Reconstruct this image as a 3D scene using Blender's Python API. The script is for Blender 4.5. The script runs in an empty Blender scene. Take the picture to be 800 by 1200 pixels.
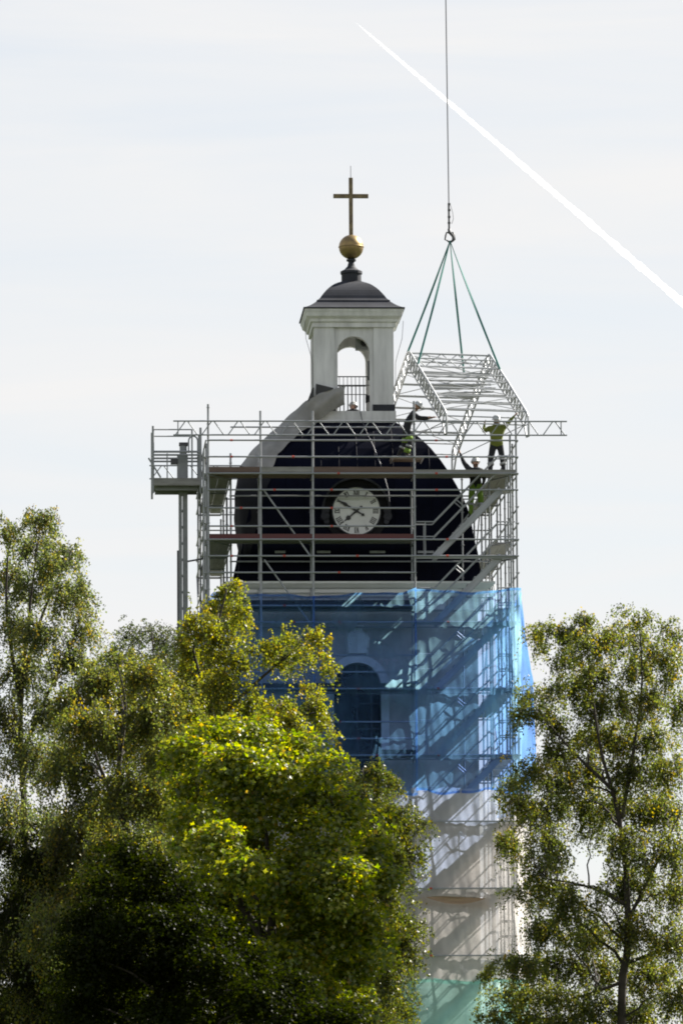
import bpy, bmesh, math, random
import numpy as np
from mathutils import Vector, Matrix, Quaternion

R = math.radians
random.seed(7)
rng = np.random.default_rng(11)
scene = bpy.context.scene
C = scene.collection

# ------------------------------------------------------------------ camera
CAM = Vector((0.0, -190.0, 1.7))
PITCH, ROLL, FPX = R(7.14), R(0.35), 7267.0       # FPX: focal length in pixels of the 800 px wide photograph
_f = Vector((0, math.cos(PITCH), math.sin(PITCH)))
_r0 = Vector((1, 0, 0))
_u0 = Vector((0, -math.sin(PITCH), math.cos(PITCH)))
CR = _r0 * math.cos(ROLL) - _u0 * math.sin(ROLL)
CU = _r0 * math.sin(ROLL) + _u0 * math.cos(ROLL)
cam = bpy.data.cameras.new('camera')
camo = bpy.data.objects.new('camera', cam)
C.objects.link(camo)
M4 = Matrix((CR, CU, -_f)).transposed().to_4x4()
M4.translation = CAM
camo.matrix_world = M4
cam.sensor_fit = 'HORIZONTAL'
cam.sensor_width = 36.0
cam.lens = 36.0 * FPX / 800.0
cam.clip_start = 1.0
cam.clip_end = 250000.0
scene.camera = camo

# ------------------------------------------------------------------ sky, sun, exposure
SUN_EL, SUN_AZ = R(39), R(33)                      # azimuth: degrees behind the tower, counted from its right
sun_dir = Vector((math.cos(SUN_EL) * math.cos(SUN_AZ), math.cos(SUN_EL) * math.sin(SUN_AZ), math.sin(SUN_EL)))
world = bpy.data.worlds.new('World')
scene.world = world
world.use_nodes = True
wn, wl = world.node_tree.nodes, world.node_tree.links
wn.clear()
w_out = wn.new('ShaderNodeOutputWorld')
w_bg = wn.new('ShaderNodeBackground')
w_bg.inputs['Strength'].default_value = 0.05
w_sky = wn.new('ShaderNodeTexSky')
w_sky.sky_type = 'NISHITA'
w_sky.sun_disc = False
w_sky.sun_elevation = SUN_EL
w_sky.sun_rotation = math.pi / 2 - SUN_AZ          # measured clockwise from +Y
w_sky.air_density, w_sky.dust_density, w_sky.ozone_density = 1.0, 0.3, 1.0
# a high thin veil of cirrus over the whole sky, drawn out in long level streaks
w_tc = wn.new('ShaderNodeTexCoord')
w_map = wn.new('ShaderNodeMapping')
w_map.inputs['Scale'].default_value = (5.0, 5.0, 46.0)
w_map.inputs['Rotation'].default_value = (0, R(-5), 0)
w_n1 = wn.new('ShaderNodeTexNoise')
w_n1.inputs['Scale'].default_value = 1.6
w_n1.inputs['Detail'].default_value = 7
w_n1.inputs['Roughness'].default_value = 0.52
w_n1.inputs['Distortion'].default_value = 0.5
w_rmp = wn.new('ShaderNodeMapRange')
w_rmp.inputs['From Min'].default_value = 0.30
w_rmp.inputs['From Max'].default_value = 0.66
w_rmp.inputs['To Min'].default_value = 0.75
w_rmp.inputs['To Max'].default_value = 1.0
w_mix = wn.new('ShaderNodeMix')
w_mix.data_type = 'RGBA'
w_mix.inputs['B'].default_value = (6.55, 6.52, 6.52, 1)
wl.new(w_tc.outputs['Generated'], w_map.inputs['Vector'])
wl.new(w_map.outputs['Vector'], w_n1.inputs['Vector'])
wl.new(w_n1.outputs['Fac'], w_rmp.inputs['Value'])
# seen at a slant near the horizon the veil is closed, overhead it is thin and the blue shows through
w_sep = wn.new('ShaderNodeSeparateXYZ')
w_thin = wn.new('ShaderNodeMapRange')
w_thin.interpolation_type = 'SMOOTHSTEP'
w_thin.inputs['From Min'].default_value = 0.15
w_thin.inputs['From Max'].default_value = 0.95
w_thin.inputs['To Min'].default_value = 1.0
w_thin.inputs['To Max'].default_value = 0.22
w_mul = wn.new('ShaderNodeMath')
w_mul.operation = 'MULTIPLY'
wl.new(w_tc.outputs['Generated'], w_sep.inputs['Vector'])
wl.new(w_sep.outputs['Z'], w_thin.inputs['Value'])
wl.new(w_rmp.outputs['Result'], w_mul.inputs[0])
wl.new(w_thin.outputs['Result'], w_mul.inputs[1])
wl.new(w_mul.outputs['Value'], w_mix.inputs['Factor'])
wl.new(w_sky.outputs['Color'], w_mix.inputs['A'])
wl.new(w_mix.outputs['Result'], w_bg.inputs['Color'])
wl.new(w_bg.outputs['Background'], w_out.inputs['Surface'])

sun = bpy.data.lights.new('sun', 'SUN')
sun.energy = 5.0
sun.angle = R(0.5)
sun.color = (1.0, 0.95, 0.86)
suno = bpy.data.objects.new('sun', sun)
C.objects.link(suno)
suno.rotation_euler = (-sun_dir).to_track_quat('-Z', 'Y').to_euler()
suno.location = (60, 60, 80)

vs = scene.view_settings
vs.view_transform = 'Standard'
vs.look = 'None'
vs.exposure = 1.47
vs.gamma = 1.0
vs.use_curve_mapping = False
scene.cycles.filter_width = 1.9
scene.cycles.transparent_max_bounces = 24
scene.cycles.max_bounces = 8
scene.cycles.volume_bounces = 5
scene.cycles.caustics_reflective = False
scene.cycles.caustics_refractive = False

# ------------------------------------------------------------------ survey helpers
TX, TH = 0.35, R(3.0)                              # tower axis and how far the tower is turned
UH = Vector((math.cos(TH), math.sin(TH), 0))
VH = Vector((-math.sin(TH), math.cos(TH), 0))
T0 = Vector((TX, 0, 0))

def ray(px, py):
    return _f * FPX + CR * (px - 400.0) + CU * (600.0 - py)

def at(px, py, Y):
    """the point at depth Y (world) sighted at that place of the photograph"""
    d = ray(px, py)
    return CAM + d * ((Y - CAM.y) / d.y)

def tw(px, py, v):
    """(u, z) of the point sighted there on the tower's plane v"""
    d = ray(px, py)
    n = VH
    t = (v - (CAM - T0).dot(n)) / d.dot(n)
    p = CAM + d * t - T0
    return p.dot(UH), p.z

def tz(py, v, px=412):
    return tw(px, py, v)[1]

# ------------------------------------------------------------------ materials
def mat(name, col, rough=0.6, metal=0.0, noise=0.0, scale=3.0, bump=0.0, spec=0.5, col2=None, stretch=1.0):
    m = bpy.data.materials.new(name)
    m.use_nodes = True
    n, l = m.node_tree.nodes, m.node_tree.links
    b = n['Principled BSDF']
    b.inputs['Roughness'].default_value = rough
    b.inputs['Metallic'].default_value = metal
    b.inputs['Specular IOR Level'].default_value = spec
    b.inputs['Base Color'].default_value = (*col, 1)
    if noise or bump:
        tc = n.new('ShaderNodeTexCoord')
        nz = n.new('ShaderNodeTexNoise')
        nz.inputs['Scale'].default_value = scale
        nz.inputs['Detail'].default_value = 6
        nz.inputs['Roughness'].default_value = 0.62
        mp = n.new('ShaderNodeMapping')
        mp.inputs['Scale'].default_value = (1, 1, stretch)
        l.new(tc.outputs['Object'], mp.inputs['Vector'])
        l.new(mp.outputs['Vector'], nz.inputs['Vector'])
        if noise:
            mx = n.new('ShaderNodeMix')
            mx.data_type = 'RGBA'
            c2 = col2 if col2 else tuple(c * (1 - noise) for c in col)
            mx.inputs['A'].default_value = (*col, 1)
            mx.inputs['B'].default_value = (*c2, 1)
            mr = n.new('ShaderNodeMapRange')
            mr.inputs['From Min'].default_value = 0.35
            mr.inputs['From Max'].default_value = 0.68
            l.new(nz.outputs['Fac'], mr.inputs['Value'])
            l.new(mr.outputs['Result'], mx.inputs['Factor'])
            l.new(mx.outputs['Result'], b.inputs['Base Color'])
        if bump:
            bp = n.new('ShaderNodeBump')
            bp.inputs['Strength'].default_value = bump
            bp.inputs['Distance'].default_value = 0.02
            l.new(nz.outputs['Fac'], bp.inputs['Height'])
            l.new(bp.outputs['Normal'], b.inputs['Normal'])
    return m

def sheet_mat(name, dif, trl, see, tint, scale=1.2):
    """woven sheeting: part open holes, part threads that scatter light on both sides"""
    m = bpy.data.materials.new(name)
    m.use_nodes = True
    n, l = m.node_tree.nodes, m.node_tree.links
    n.clear()
    o = n.new('ShaderNodeOutputMaterial')
    d = n.new('ShaderNodeBsdfDiffuse')
    t = n.new('ShaderNodeBsdfTranslucent')
    a = n.new('ShaderNodeAddShader')
    tr = n.new('ShaderNodeBsdfTransparent')
    mx = n.new('ShaderNodeMixShader')
    tc = n.new('ShaderNodeTexCoord')
    nz = n.new('ShaderNodeTexNoise')
    nz.inputs['Scale'].default_value = scale
    nz.inputs['Detail'].default_value = 5
    mr = n.new('ShaderNodeMapRange')
    mr.inputs['From Min'].default_value = 0.3
    mr.inputs['From Max'].default_value = 0.7
    mr.inputs['To Min'].default_value = see * 0.62
    mr.inputs['To Max'].default_value = min(1, see * 1.24)
    d.inputs['Color'].default_value = (*dif, 1)
    t.inputs['Color'].default_value = (*trl, 1)
    tr.inputs['Color'].default_value = (*tint, 1)
    l.new(tc.outputs['Object'], nz.inputs['Vector'])
    l.new(nz.outputs['Fac'], mr.inputs['Value'])
    l.new(mr.outputs['Result'], mx.inputs['Fac'])
    l.new(d.outputs[0], a.inputs[0])
    l.new(t.outputs[0], a.inputs[1])
    l.new(a.outputs[0], mx.inputs[1])
    l.new(tr.outputs[0], mx.inputs[2])
    l.new(mx.outputs[0], o.inputs['Surface'])
    return m

def leaf_mat(name, trans=0.45, gloss=0.035):
    m = bpy.data.materials.new(name)
    m.use_nodes = True
    n, l = m.node_tree.nodes, m.node_tree.links
    n.clear()
    o = n.new('ShaderNodeOutputMaterial')
    at_ = n.new('ShaderNodeAttribute')
    at_.attribute_name = 'leaf_colour'
    d = n.new('ShaderNodeBsdfDiffuse')
    t = n.new('ShaderNodeBsdfTranslucent')
    g = n.new('ShaderNodeBsdfGlossy')
    g.inputs['Roughness'].default_value = 0.36
    g.inputs['Color'].default_value = (0.8, 0.8, 0.8, 1)
    h1 = n.new('ShaderNodeHueSaturation')
    h1.inputs['Value'].default_value = 0.34
    h2 = n.new('ShaderNodeHueSaturation')
    h2.inputs['Saturation'].default_value = 1.12
    h2.inputs['Value'].default_value = trans
    m1 = n.new('ShaderNodeAddShader')
    m2 = n.new('ShaderNodeMixShader')
    m2.inputs['Fac'].default_value = gloss
    l.new(at_.outputs['Color'], h1.inputs['Color'])
    l.new(at_.outputs['Color'], h2.inputs['Color'])
    l.new(h1.outputs['Color'], d.inputs['Color'])
    l.new(h2.outputs['Color'], t.inputs['Color'])
    l.new(d.outputs[0], m1.inputs[0])
    l.new(t.outputs[0], m1.inputs[1])
    l.new(m1.outputs[0], m2.inputs[1])
    l.new(g.outputs[0], m2.inputs[2])
    l.new(m2.outputs[0], o.inputs['Surface'])
    return m

MT = {
    'white_plaster': mat('white_plaster', (0.72, 0.715, 0.71), 0.85, noise=0.30, scale=3.2, bump=0.2, stretch=0.16),
    'fresh_white': mat('fresh_white', (0.82, 0.82, 0.80), 0.8, noise=0.10, scale=2, bump=0.1),
    'grey_plaster': mat('grey_plaster', (0.56, 0.52, 0.48), 0.9, noise=0.38, scale=1.3, bump=0.3, stretch=0.45),
    'pale_stone': mat('pale_stone', (0.82, 0.80, 0.76), 0.85, noise=0.2, scale=2.5, bump=0.2),
    'dark_metal': mat('dark_metal', (0.004, 0.005, 0.013), 0.55, 0.0, noise=0.45, scale=1.1, spec=0.04),
    'roof_metal': mat('roof_metal', (0.034, 0.036, 0.046), 0.7, 0.0, noise=0.4, scale=2.2, spec=0.3),
    'black_sheet': mat('black_sheet', (0.010, 0.010, 0.012), 0.7, spec=0.2, noise=0.3, scale=2),
    'gold': mat('gold', (0.33, 0.235, 0.095), 0.45, 0.75, noise=0.5, scale=9, col2=(0.25, 0.17, 0.09)),
    'worn_gold': mat('worn_gold', (0.22, 0.165, 0.085), 0.55, 0.4, noise=0.5, scale=5, col2=(0.11, 0.08, 0.05)),
    'galv': mat('galvanised_steel', (0.36, 0.37, 0.39), 0.55, 0.35, noise=0.35, scale=2.3),
    'galv_bright': mat('aluminium', (0.46, 0.47, 0.48), 0.5, 0.3, noise=0.3, scale=2.5),
    'deck_steel': mat('deck_steel', (0.30, 0.29, 0.27), 0.7, 0.2, noise=0.4, scale=3),
    'dark_board': mat('dark_board', (0.035, 0.032, 0.030), 0.85, noise=0.4, scale=3),
    'tan_plank': mat('tan_plank', (0.36, 0.25, 0.16), 0.8, noise=0.35, scale=5),
    'plywood': mat('plywood', (0.19, 0.145, 0.105), 0.8, noise=0.4, scale=4),
    'brown_board': mat('brown_board', (0.16, 0.105, 0.085), 0.8, noise=0.4, scale=4),
    'red_board': mat('red_board', (0.11, 0.026, 0.026), 0.7, noise=0.6, scale=3, col2=(0.08, 0.03, 0.03)),
    'red_tag': mat('red_tag', (0.42, 0.06, 0.04), 0.7),
    'tarp': mat('tarpaulin', (0.29, 0.28, 0.255), 0.75, noise=0.35, scale=1.3, bump=0.5),
    'tarp_dark': mat('tarpaulin_back', (0.05, 0.05, 0.05), 0.75, noise=0.3, scale=1.3),
    'dial': mat('dial', (0.74, 0.76, 0.75), 0.6, noise=0.12, scale=2),
    'black_paint': mat('black_paint', (0.012, 0.012, 0.014), 0.5),
    'glass': mat('window_glass', (0.004, 0.004, 0.008), 0.25, spec=0.15),
    'machine_grey': mat('machine_grey', (0.30, 0.31, 0.32), 0.6, noise=0.3, scale=4),
    'sling': mat('green_webbing', (0.03, 0.20, 0.17), 0.8, noise=0.3, scale=6),
    'steel_dark': mat('dark_steel', (0.07, 0.07, 0.075), 0.5, 0.5),
    'cable': mat('steel_cable', (0.10, 0.10, 0.11), 0.5, 0.4),
    'skin': mat('skin', (0.42, 0.25, 0.18), 0.6),
    'black_cloth': mat('black_cloth', (0.018, 0.019, 0.024), 0.9, noise=0.3, scale=8),
    'hivis_yellow': mat('hivis_yellow', (0.15, 0.17, 0.025), 0.9, noise=0.25, scale=8),
    'hivis_green': mat('hivis_green', (0.15, 0.25, 0.03), 0.9, noise=0.2, scale=8),
    'reflective': mat('reflective_tape', (0.30, 0.31, 0.31), 0.6),
    'helmet': mat('white_helmet', (0.45, 0.46, 0.46), 0.5),
    'boots': mat('boots', (0.03, 0.025, 0.02), 0.7),
    'bark_birch': mat('birch_bark', (0.15, 0.135, 0.12), 0.9, noise=0.9, scale=3.2, bump=0.6, col2=(0.03, 0.027, 0.025)),
    'bark_dark': mat('dark_bark', (0.055, 0.045, 0.036), 0.95, noise=0.5, scale=5, bump=0.6),
    'grass': mat('grass', (0.055, 0.075, 0.025), 0.95, noise=0.4, scale=0.3, bump=0.4),
    'gravel': mat('gravel', (0.24, 0.22, 0.20), 0.95, noise=0.3, scale=5, bump=0.4),
    'blue_net': sheet_mat('blue_net', (0.012, 0.026, 0.09), (0.38, 0.70, 0.84), 0.85, (0.54, 0.68, 1.0), 0.55),
    'white_net': sheet_mat('white_sheet', (0.23, 0.225, 0.222), (0.53, 0.50, 0.485), 0.32, (1, 1, 1), 0.9),
    'green_net': sheet_mat('green_net', (0.20, 0.30, 0.29), (0.34, 0.52, 0.49), 0.48, (0.75, 1.0, 0.93)),
    'leaf_birch': leaf_mat('birch_leaf', 1.0),
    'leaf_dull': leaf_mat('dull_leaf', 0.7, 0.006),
    'leaf_maple': leaf_mat('maple_leaf', 0.95),
}

# ------------------------------------------------------------------ mesh helpers
def link_mesh(name, me, m, parent=None, smooth=False):
    o = bpy.data.objects.new(name, me)
    C.objects.link(o)
    if m is not None and not me.materials:
        me.materials.append(MT[m] if isinstance(m, str) else m)
    if parent is not None:
        o.parent = parent
    if smooth:
        me.polygons.foreach_set('use_smooth', [True] * len(me.polygons))
    return o

def obj(name, bm, m, parent=None, smooth=False, normals=True):
    if normals:
        bmesh.ops.recalc_face_normals(bm, faces=bm.faces)
    me = bpy.data.meshes.new(name)
    bm.to_mesh(me)
    bm.free()
    return link_mesh(name, me, m, parent, smooth)

def tag(o, label=None, cat=None, group=None, kind=None):
    if label: o['label'] = label
    if cat: o['category'] = cat
    if group: o['group'] = group
    if kind: o['kind'] = kind
    return o

def empty(name, loc=(0, 0, 0), rz=0.0):
    o = bpy.data.objects.new(name, None)
    o.empty_display_size = 0.5
    C.objects.link(o)
    o.location = loc
    o.rotation_euler = (0, 0, rz)
    return o

def add_box(bm, lo, hi):
    x0, y0, z0 = lo
    x1, y1, z1 = hi
    v = [bm.verts.new(p) for p in ((x0, y0, z0), (x1, y0, z0), (x1, y1, z0), (x0, y1, z0),
                                   (x0, y0, z1), (x1, y0, z1), (x1, y1, z1), (x0, y1, z1))]
    for f in ((0, 3, 2, 1), (4, 5, 6, 7), (0, 1, 5, 4), (1, 2, 6, 5), (2, 3, 7, 6), (3, 0, 4, 7)):
        bm.faces.new([v[i] for i in f])
    return v

def box(name, lo, hi, m, parent=None, bevel=0.0):
    bm = bmesh.new()
    add_box(bm, lo, hi)
    if bevel:
        bmesh.ops.bevel(bm, geom=bm.edges[:], offset=bevel, segments=1, affect='EDGES')
    return obj(name, bm, m, parent)

def lathe(bm, prof, seg=24, axis=(0, 0), a0=0.0):
    rings = []
    for r, z in prof:
        if r < 1e-5:
            rings.append([bm.verts.new((axis[0], axis[1], z))])
        else:
            rings.append([bm.verts.new((axis[0] + r * math.cos(a0 + 2 * math.pi * i / seg),
                                        axis[1] + r * math.sin(a0 + 2 * math.pi * i / seg), z)) for i in range(seg)])
    for a, b in zip(rings, rings[1:]):
        for i in range(seg):
            j = (i + 1) % seg
            if len(a) == 1 and len(b) == 1: continue
            if len(a) == 1: bm.faces.new((a[0], b[j], b[i]))
            elif len(b) == 1: bm.faces.new((a[i], a[j], b[0]))
            else: bm.faces.new((a[i], a[j], b[j], b[i]))
    for rg, flip in ((rings[0], True), (rings[-1], False)):
        if len(rg) > 2:
            bm.faces.new(rg[::-1] if flip else rg)

def square_lathe(bm, prof, n=6, cap=True):
    """square plan rings of half width h at height z, n pieces per side"""
    rings = []
    for h, z in prof:
        pts = []
        for s in range(4):
            for i in range(n):
                t = -1 + 2 * i / n
                pts.append(((t, -1), (1, t), (-t, 1), (-1, -t))[s])
        rings.append([bm.verts.new((p[0] * h, p[1] * h, z)) for p in pts])
    N = 4 * n
    for a, b in zip(rings, rings[1:]):
        for i in range(N):
            j = (i + 1) % N
            bm.faces.new((a[i], a[j], b[j], b[i]))
    if cap:
        bm.faces.new(rings[-1])
        bm.faces.new(rings[0][::-1])

def frame_axes(d):
    d = d.normalized()
    a = Vector((0, 0, 1)) if abs(d.z) < 0.9 else Vector((1, 0, 0))
    x = d.cross(a).normalized()
    return x, d.cross(x).normalized()

def add_tube(bm, pts, rad, seg=8, cap=True):
    pts = [Vector(p) for p in pts]
    if not hasattr(rad, '__len__'):
        rad = [rad] * len(pts)
    rings = []
    px_ = None
    for i, p in enumerate(pts):
        d = (pts[min(i + 1, len(pts) - 1)] - pts[max(i - 1, 0)])
        if px_ is None:
            x, y = frame_axes(d)
        else:
            dn = d.normalized()
            x = (px_ - dn * px_.dot(dn)).normalized()
            y = dn.cross(x)
        px_ = x
        rings.append([bm.verts.new(p + (x * math.cos(2 * math.pi * k / seg) + y * math.sin(2 * math.pi * k / seg)) * rad[i])
                      for k in range(seg)])
    for a, b in zip(rings, rings[1:]):
        for k in range(seg):
            j = (k + 1) % seg
            bm.faces.new((a[k], a[j], b[j], b[k]))
    if cap:
        bm.faces.new(rings[0][::-1])
        bm.faces.new(rings[-1])

_unit = {}
def unit_tube(m, seg=8):
    key = (m, seg)
    if key not in _unit:
        bm = bmesh.new()
        add_tube(bm, [(0, 0, 0), (0, 0, 1)], 1.0, seg)
        bmesh.ops.recalc_face_normals(bm, faces=bm.faces)
        me = bpy.data.meshes.new('tube_' + m)
        bm.to_mesh(me)
        bm.free()
        me.materials.append(MT[m])
        _unit[key] = me
    return _unit[key]

def tube(name, a, b, r, m, parent=None, seg=8):
    a, b = Vector(a), Vector(b)
    o = bpy.data.objects.new(name, unit_tube(m, seg))
    C.objects.link(o)
    d = b - a
    o.rotation_mode = 'QUATERNION'
    o.rotation_quaternion = d.to_track_quat('Z', 'Y')
    o.location = a
    o.scale = (r, r, d.length)
    if parent is not None:
        o.parent = parent
    return o

def unit_box(m):
    key = ('box', m)
    if key not in _unit:
        bm = bmesh.new()
        add_box(bm, (-.5, -.5, -.5), (.5, .5, .5))
        me = bpy.data.meshes.new('board_' + m)
        bmesh.ops.recalc_face_normals(bm, faces=bm.faces)
        bm.to_mesh(me)
        bm.free()
        me.materials.append(MT[m])
        _unit[key] = me
    return _unit[key]

def board(name, lo, hi, m, parent=None):
    o = bpy.data.objects.new(name, unit_box(m))
    C.objects.link(o)
    o.location = [(p + q) / 2 for p, q in zip(lo, hi)]
    o.scale = [abs(q - p) for p, q in zip(lo, hi)]
    if parent is not None:
        o.parent = parent
    return o

def bar(name, a, b, w, h, m, parent=None, up=(0, 0, 1)):
    """rectangular bar from a to b, w sideways and h along up"""
    a, b = Vector(a), Vector(b)
    o = bpy.data.objects.new(name, unit_box(m))
    C.objects.link(o)
    d = b - a
    z = d.normalized()
    y = Vector(up)
    x = y.cross(z).normalized()
    y = z.cross(x)
    q = Matrix((x, y, z)).transposed().to_quaternion()
    o.rotation_mode = 'QUATERNION'
    o.rotation_quaternion = q
    o.location = (a + b) / 2
    o.scale = (w, h, d.length)
    if parent is not None:
        o.parent = parent
    return o

# ================================================================== GROUND
bm = bmesh.new()
add_box(bm, (-40000, -40000, -1.0), (40000, 40000, 0.0))
g = tag(obj('ground', bm, 'grass'), kind='structure')
bm = bmesh.new()
add_box(bm, (-9, -9, -0.02), (9.5, 9, 0.004))
g = obj('gravel_path', bm, 'gravel')
g.location = T0
tag(g, kind='structure')

# ================================================================== CHURCH TOWER
HW = 3.57                                          # half width of the shaft
tower = empty('church_tower', T0, TH)
tag(tower, 'square plastered church tower with dark domed roof, clock and open white lantern', 'church tower')

z_corn_top = tz(681, -4.1)
z_corn_bot = tz(697, -4.1)
z_frz_bot = tz(714, -3.75)

# window geometry in the front wall
wu0, z_arch = tw(391, 777, -HW)
wu1, _ = tw(446, 777, -HW)
WU, WR = (wu0 + wu1) / 2, (wu1 - wu0) / 2
z_spring = z_arch - WR
z_sill = tz(930, -HW)

def arch_wall(bm, u0, u1, z0, z1, cu, r, zs, v0, v1, n=16):
    """wall slab between v0 (front) and v1 with a round-headed opening from z0s (bottom) to the arch"""
    pts = [(cu + r * math.cos(math.pi * i / n), zs + r * math.sin(math.pi * i / n)) for i in range(n + 1)]  # right to left
    for v, s in ((v0, 1), (v1, -1)):
        def q(*p):
            vs_ = [bm.verts.new((a, v, b)) for a, b in p]
            bm.faces.new(vs_ if s > 0 else vs_[::-1])
        q((u0, z0), (cu - r, z0), (cu - r, zs), (u0, zs))
        q((cu + r, z0), (u1, z0), (u1, zs), (cu + r, zs))
        q((u0, zs), (cu - r, zs), (cu - r, z1), (u0, z1))
        q((cu + r, zs), (u1, zs), (u1, z1), (cu + r, z1))
        for a, b in zip(pts, pts[1:]):
            q((b[0], b[1]), (a[0], a[1]), (a[0], z1), (b[0], z1))
    edge = [(cu + r, z0)] + pts + [(cu - r, z0)]
    for a, b in zip(edge, edge[1:]):
        bm.faces.new([bm.verts.new(p) for p in ((a[0], v0, a[1]), (b[0], v0, b[1]), (b[0], v1, b[1]), (a[0], v1, a[1]))])
    for a, b in (((u0, z0), (u0, z1)), ((u0, z1), (u1, z1)), ((u1, z1), (u1, z0))):
        bm.faces.new([bm.verts.new(p) for p in ((a[0], v0, a[1]), (a[0], v1, a[1]), (b[0], v1, b[1]), (b[0], v0, b[1]))])

bm = bmesh.new()
arch_wall(bm, -HW, HW, z_sill, z_frz_bot, WU, WR, z_spring, -HW, -HW + 0.6)
add_box(bm, (-HW, -HW, 0.0), (HW, -HW + 0.6, z_sill))
add_box(bm, (-HW, -HW + 0.6, 0.0), (-HW + 0.6, HW, z_frz_bot))
add_box(bm, (HW - 0.6, -HW + 0.6, 0.0), (HW, HW, z_frz_bot))
add_box(bm, (-HW + 0.6, HW - 0.6, 0.0), (HW - 0.6, HW, z_frz_bot))
bmesh.ops.remove_doubles(bm, verts=bm.verts, dist=1e-4)
wall = obj('wall', bm, 'grey_plaster', tower)

bm = bmesh.new()
square_lathe(bm, [(HW + 0.10, z_frz_bot), (HW + 0.10, z_corn_bot)], 1)
obj('frieze', bm, 'white_plaster', tower)
for i, fu in enumerate(range(-4, 5)):
    board('frieze_joint', (fu * 0.88 - 0.02, -HW - 0.112, z_frz_bot + 0.02), (fu * 0.88 + 0.02, -HW - 0.10, z_corn_bot - 0.02), 'grey_plaster', tower)
dz = z_corn_top - z_corn_bot
bm = bmesh.new()
square_lathe(bm, [(HW + 0.16, z_corn_bot - 0.002), (HW + 0.2, z_corn_bot + dz * .2), (HW + 0.28, z_corn_bot + dz * .22), (HW + 0.30, z_corn_bot + dz * .48),
                  (HW + 0.38, z_corn_bot + dz * .55), (HW + 0.48, z_corn_bot + dz * .82), (HW + 0.50, z_corn_bot + dz * .84), (HW + 0.50, z_corn_top)], 1)
obj('cornice', bm, 'fresh_white', tower)

# window: dark glass, bars, moulded surround, keystone ornament
pane_v = -HW + 0.42
bm = bmesh.new()
pts = [(WU + WR * math.cos(math.pi * i / 16), z_spring + WR * math.sin(math.pi * i / 16)) for i in range(17)]
bm.faces.new([bm.verts.new((a, pane_v, b)) for a, b in [(WU - WR, z_sill), (WU + WR, z_sill)] + pts])
win = obj('window', bm, 'glass', tower)
for f in (-0.62, 0.0, 0.62):
    zt = z_spring + math.sqrt(1 - f * f) * WR
    board('glazing_bar', (WU + f * WR - 0.03, pane_v - 0.06, z_sill), (WU + f * WR + 0.03, pane_v - 0.01, zt - 0.01), 'steel_dark', win)
for k in range(5):
    zz = z_sill + (k + 0.5) * 0.78
    if zz < z_spring + 0.3:
        board('glazing_bar', (WU - WR, pane_v - 0.055, zz), (WU + WR, pane_v - 0.012, zz + 0.05), 'steel_dark', win)
bm = bmesh.new()
n = 20
outer = [(WU + WR + 0.24, z_sill)] + [(WU + (WR + .24) * math.cos(math.pi * i / n), z_spring + (WR + .24) * math.sin(math.pi * i / n)) for i in range(n + 1)] + [(WU - WR - 0.24, z_sill)]
inner = [(WU + WR, z_sill)] + [(WU + WR * math.cos(math.pi * i / n), z_spring + WR * math.sin(math.pi * i / n)) for i in range(n + 1)] + [(WU - WR, z_sill)]
vf, vb = -HW - 0.09, -HW + 0.003
for a, b, c, d in zip(outer, outer[1:], inner, inner[1:]):
    bm.faces.new([bm.verts.new(p) for p in ((a[0], vf, a[1]), (b[0], vf, b[1]), (d[0], vf, d[1]), (c[0], vf, c[1]))])
    bm.faces.new([bm.verts.new(p) for p in ((a[0], vb, a[1]), (b[0], vb, b[1]), (b[0], vf, b[1]), (a[0], vf, a[1]))])
    bm.faces.new([bm.verts.new(p) for p in ((c[0], vb, c[1]), (d[0], vb, d[1]), (d[0], vf, d[1]), (c[0], vf, c[1]))])
bmesh.ops.remove_doubles(bm, verts=bm.verts, dist=1e-4)
obj('window_surround', bm, 'pale_stone', tower)
box('window_sill', (WU - WR - 0.3, -HW - 0.2, z_sill - 0.16), (WU + WR + 0.3, -HW + 0.0, z_sill - 0.01), 'pale_stone', tower, 0.02)
# keystone: a carved urn like block, wide shouldered, on a narrow foot
ku = WU
kz0, kz1 = z_arch + 0.27, tz(733, -HW)
kh = kz1 - kz0
prof = [(0.31, 0), (0.33, .12), (0.36, .35), (0.38, .55), (0.30, .72), (0.17, .80), (0.15, .90), (0.20, .95), (0.20, 1.0)]
bm = bmesh.new()
rings = []
for w, t in prof:
    z = kz0 + kh * t
    dpt = 0.06 + w * 0.5
    rings.append([bm.verts.new(p) for p in ((ku - w, -HW, z), (ku - w * .8, -HW - dpt * .7, z), (ku, -HW - dpt, z), (ku + w * .8, -HW - dpt * .7, z), (ku + w, -HW, z))])
for a, b in zip(rings, rings[1:]):
    for i in range(4):
        bm.faces.new((a[i], a[i + 1], b[i + 1], b[i]))
bm.faces.new(rings[0])
bm.faces.new(rings[-1])
obj('keystone', bm, 'pale_stone', tower)

# dome: square plan, curved faces
def hz(px, py):
    h = (px - 412) / 40.6
    u, z = tw(px, py, -h)
    return (h, z)
dome_prof = [(3.72, z_corn_top + 0.003), hz(560, 662), hz(557.5, 646), hz(553.5, 630), hz(550.5, 612), hz(546.5, 595.5), hz(540, 580), hz(532.5, 566),
             hz(524.5, 552), hz(515, 538), hz(503.5, 524), hz(490.5, 512), hz(477, 503), hz(464, 495)]
dome_prof[-1] = (1.28, dome_prof[-1][1])
DH = [p[0] for p in dome_prof][::-1]
DZ = [p[1] for p in dome_prof]
def dome_h(z):
    return float(np.interp(z, DZ, [p[0] for p in dome_prof]))
zs_ = np.concatenate([np.linspace(DZ[0], DZ[-1], 40)])
bm = bmesh.new()
square_lathe(bm, [(dome_h(z), float(z)) for z in zs_], 4)
dome = obj('roof', bm, 'dark_metal', tower)
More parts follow.
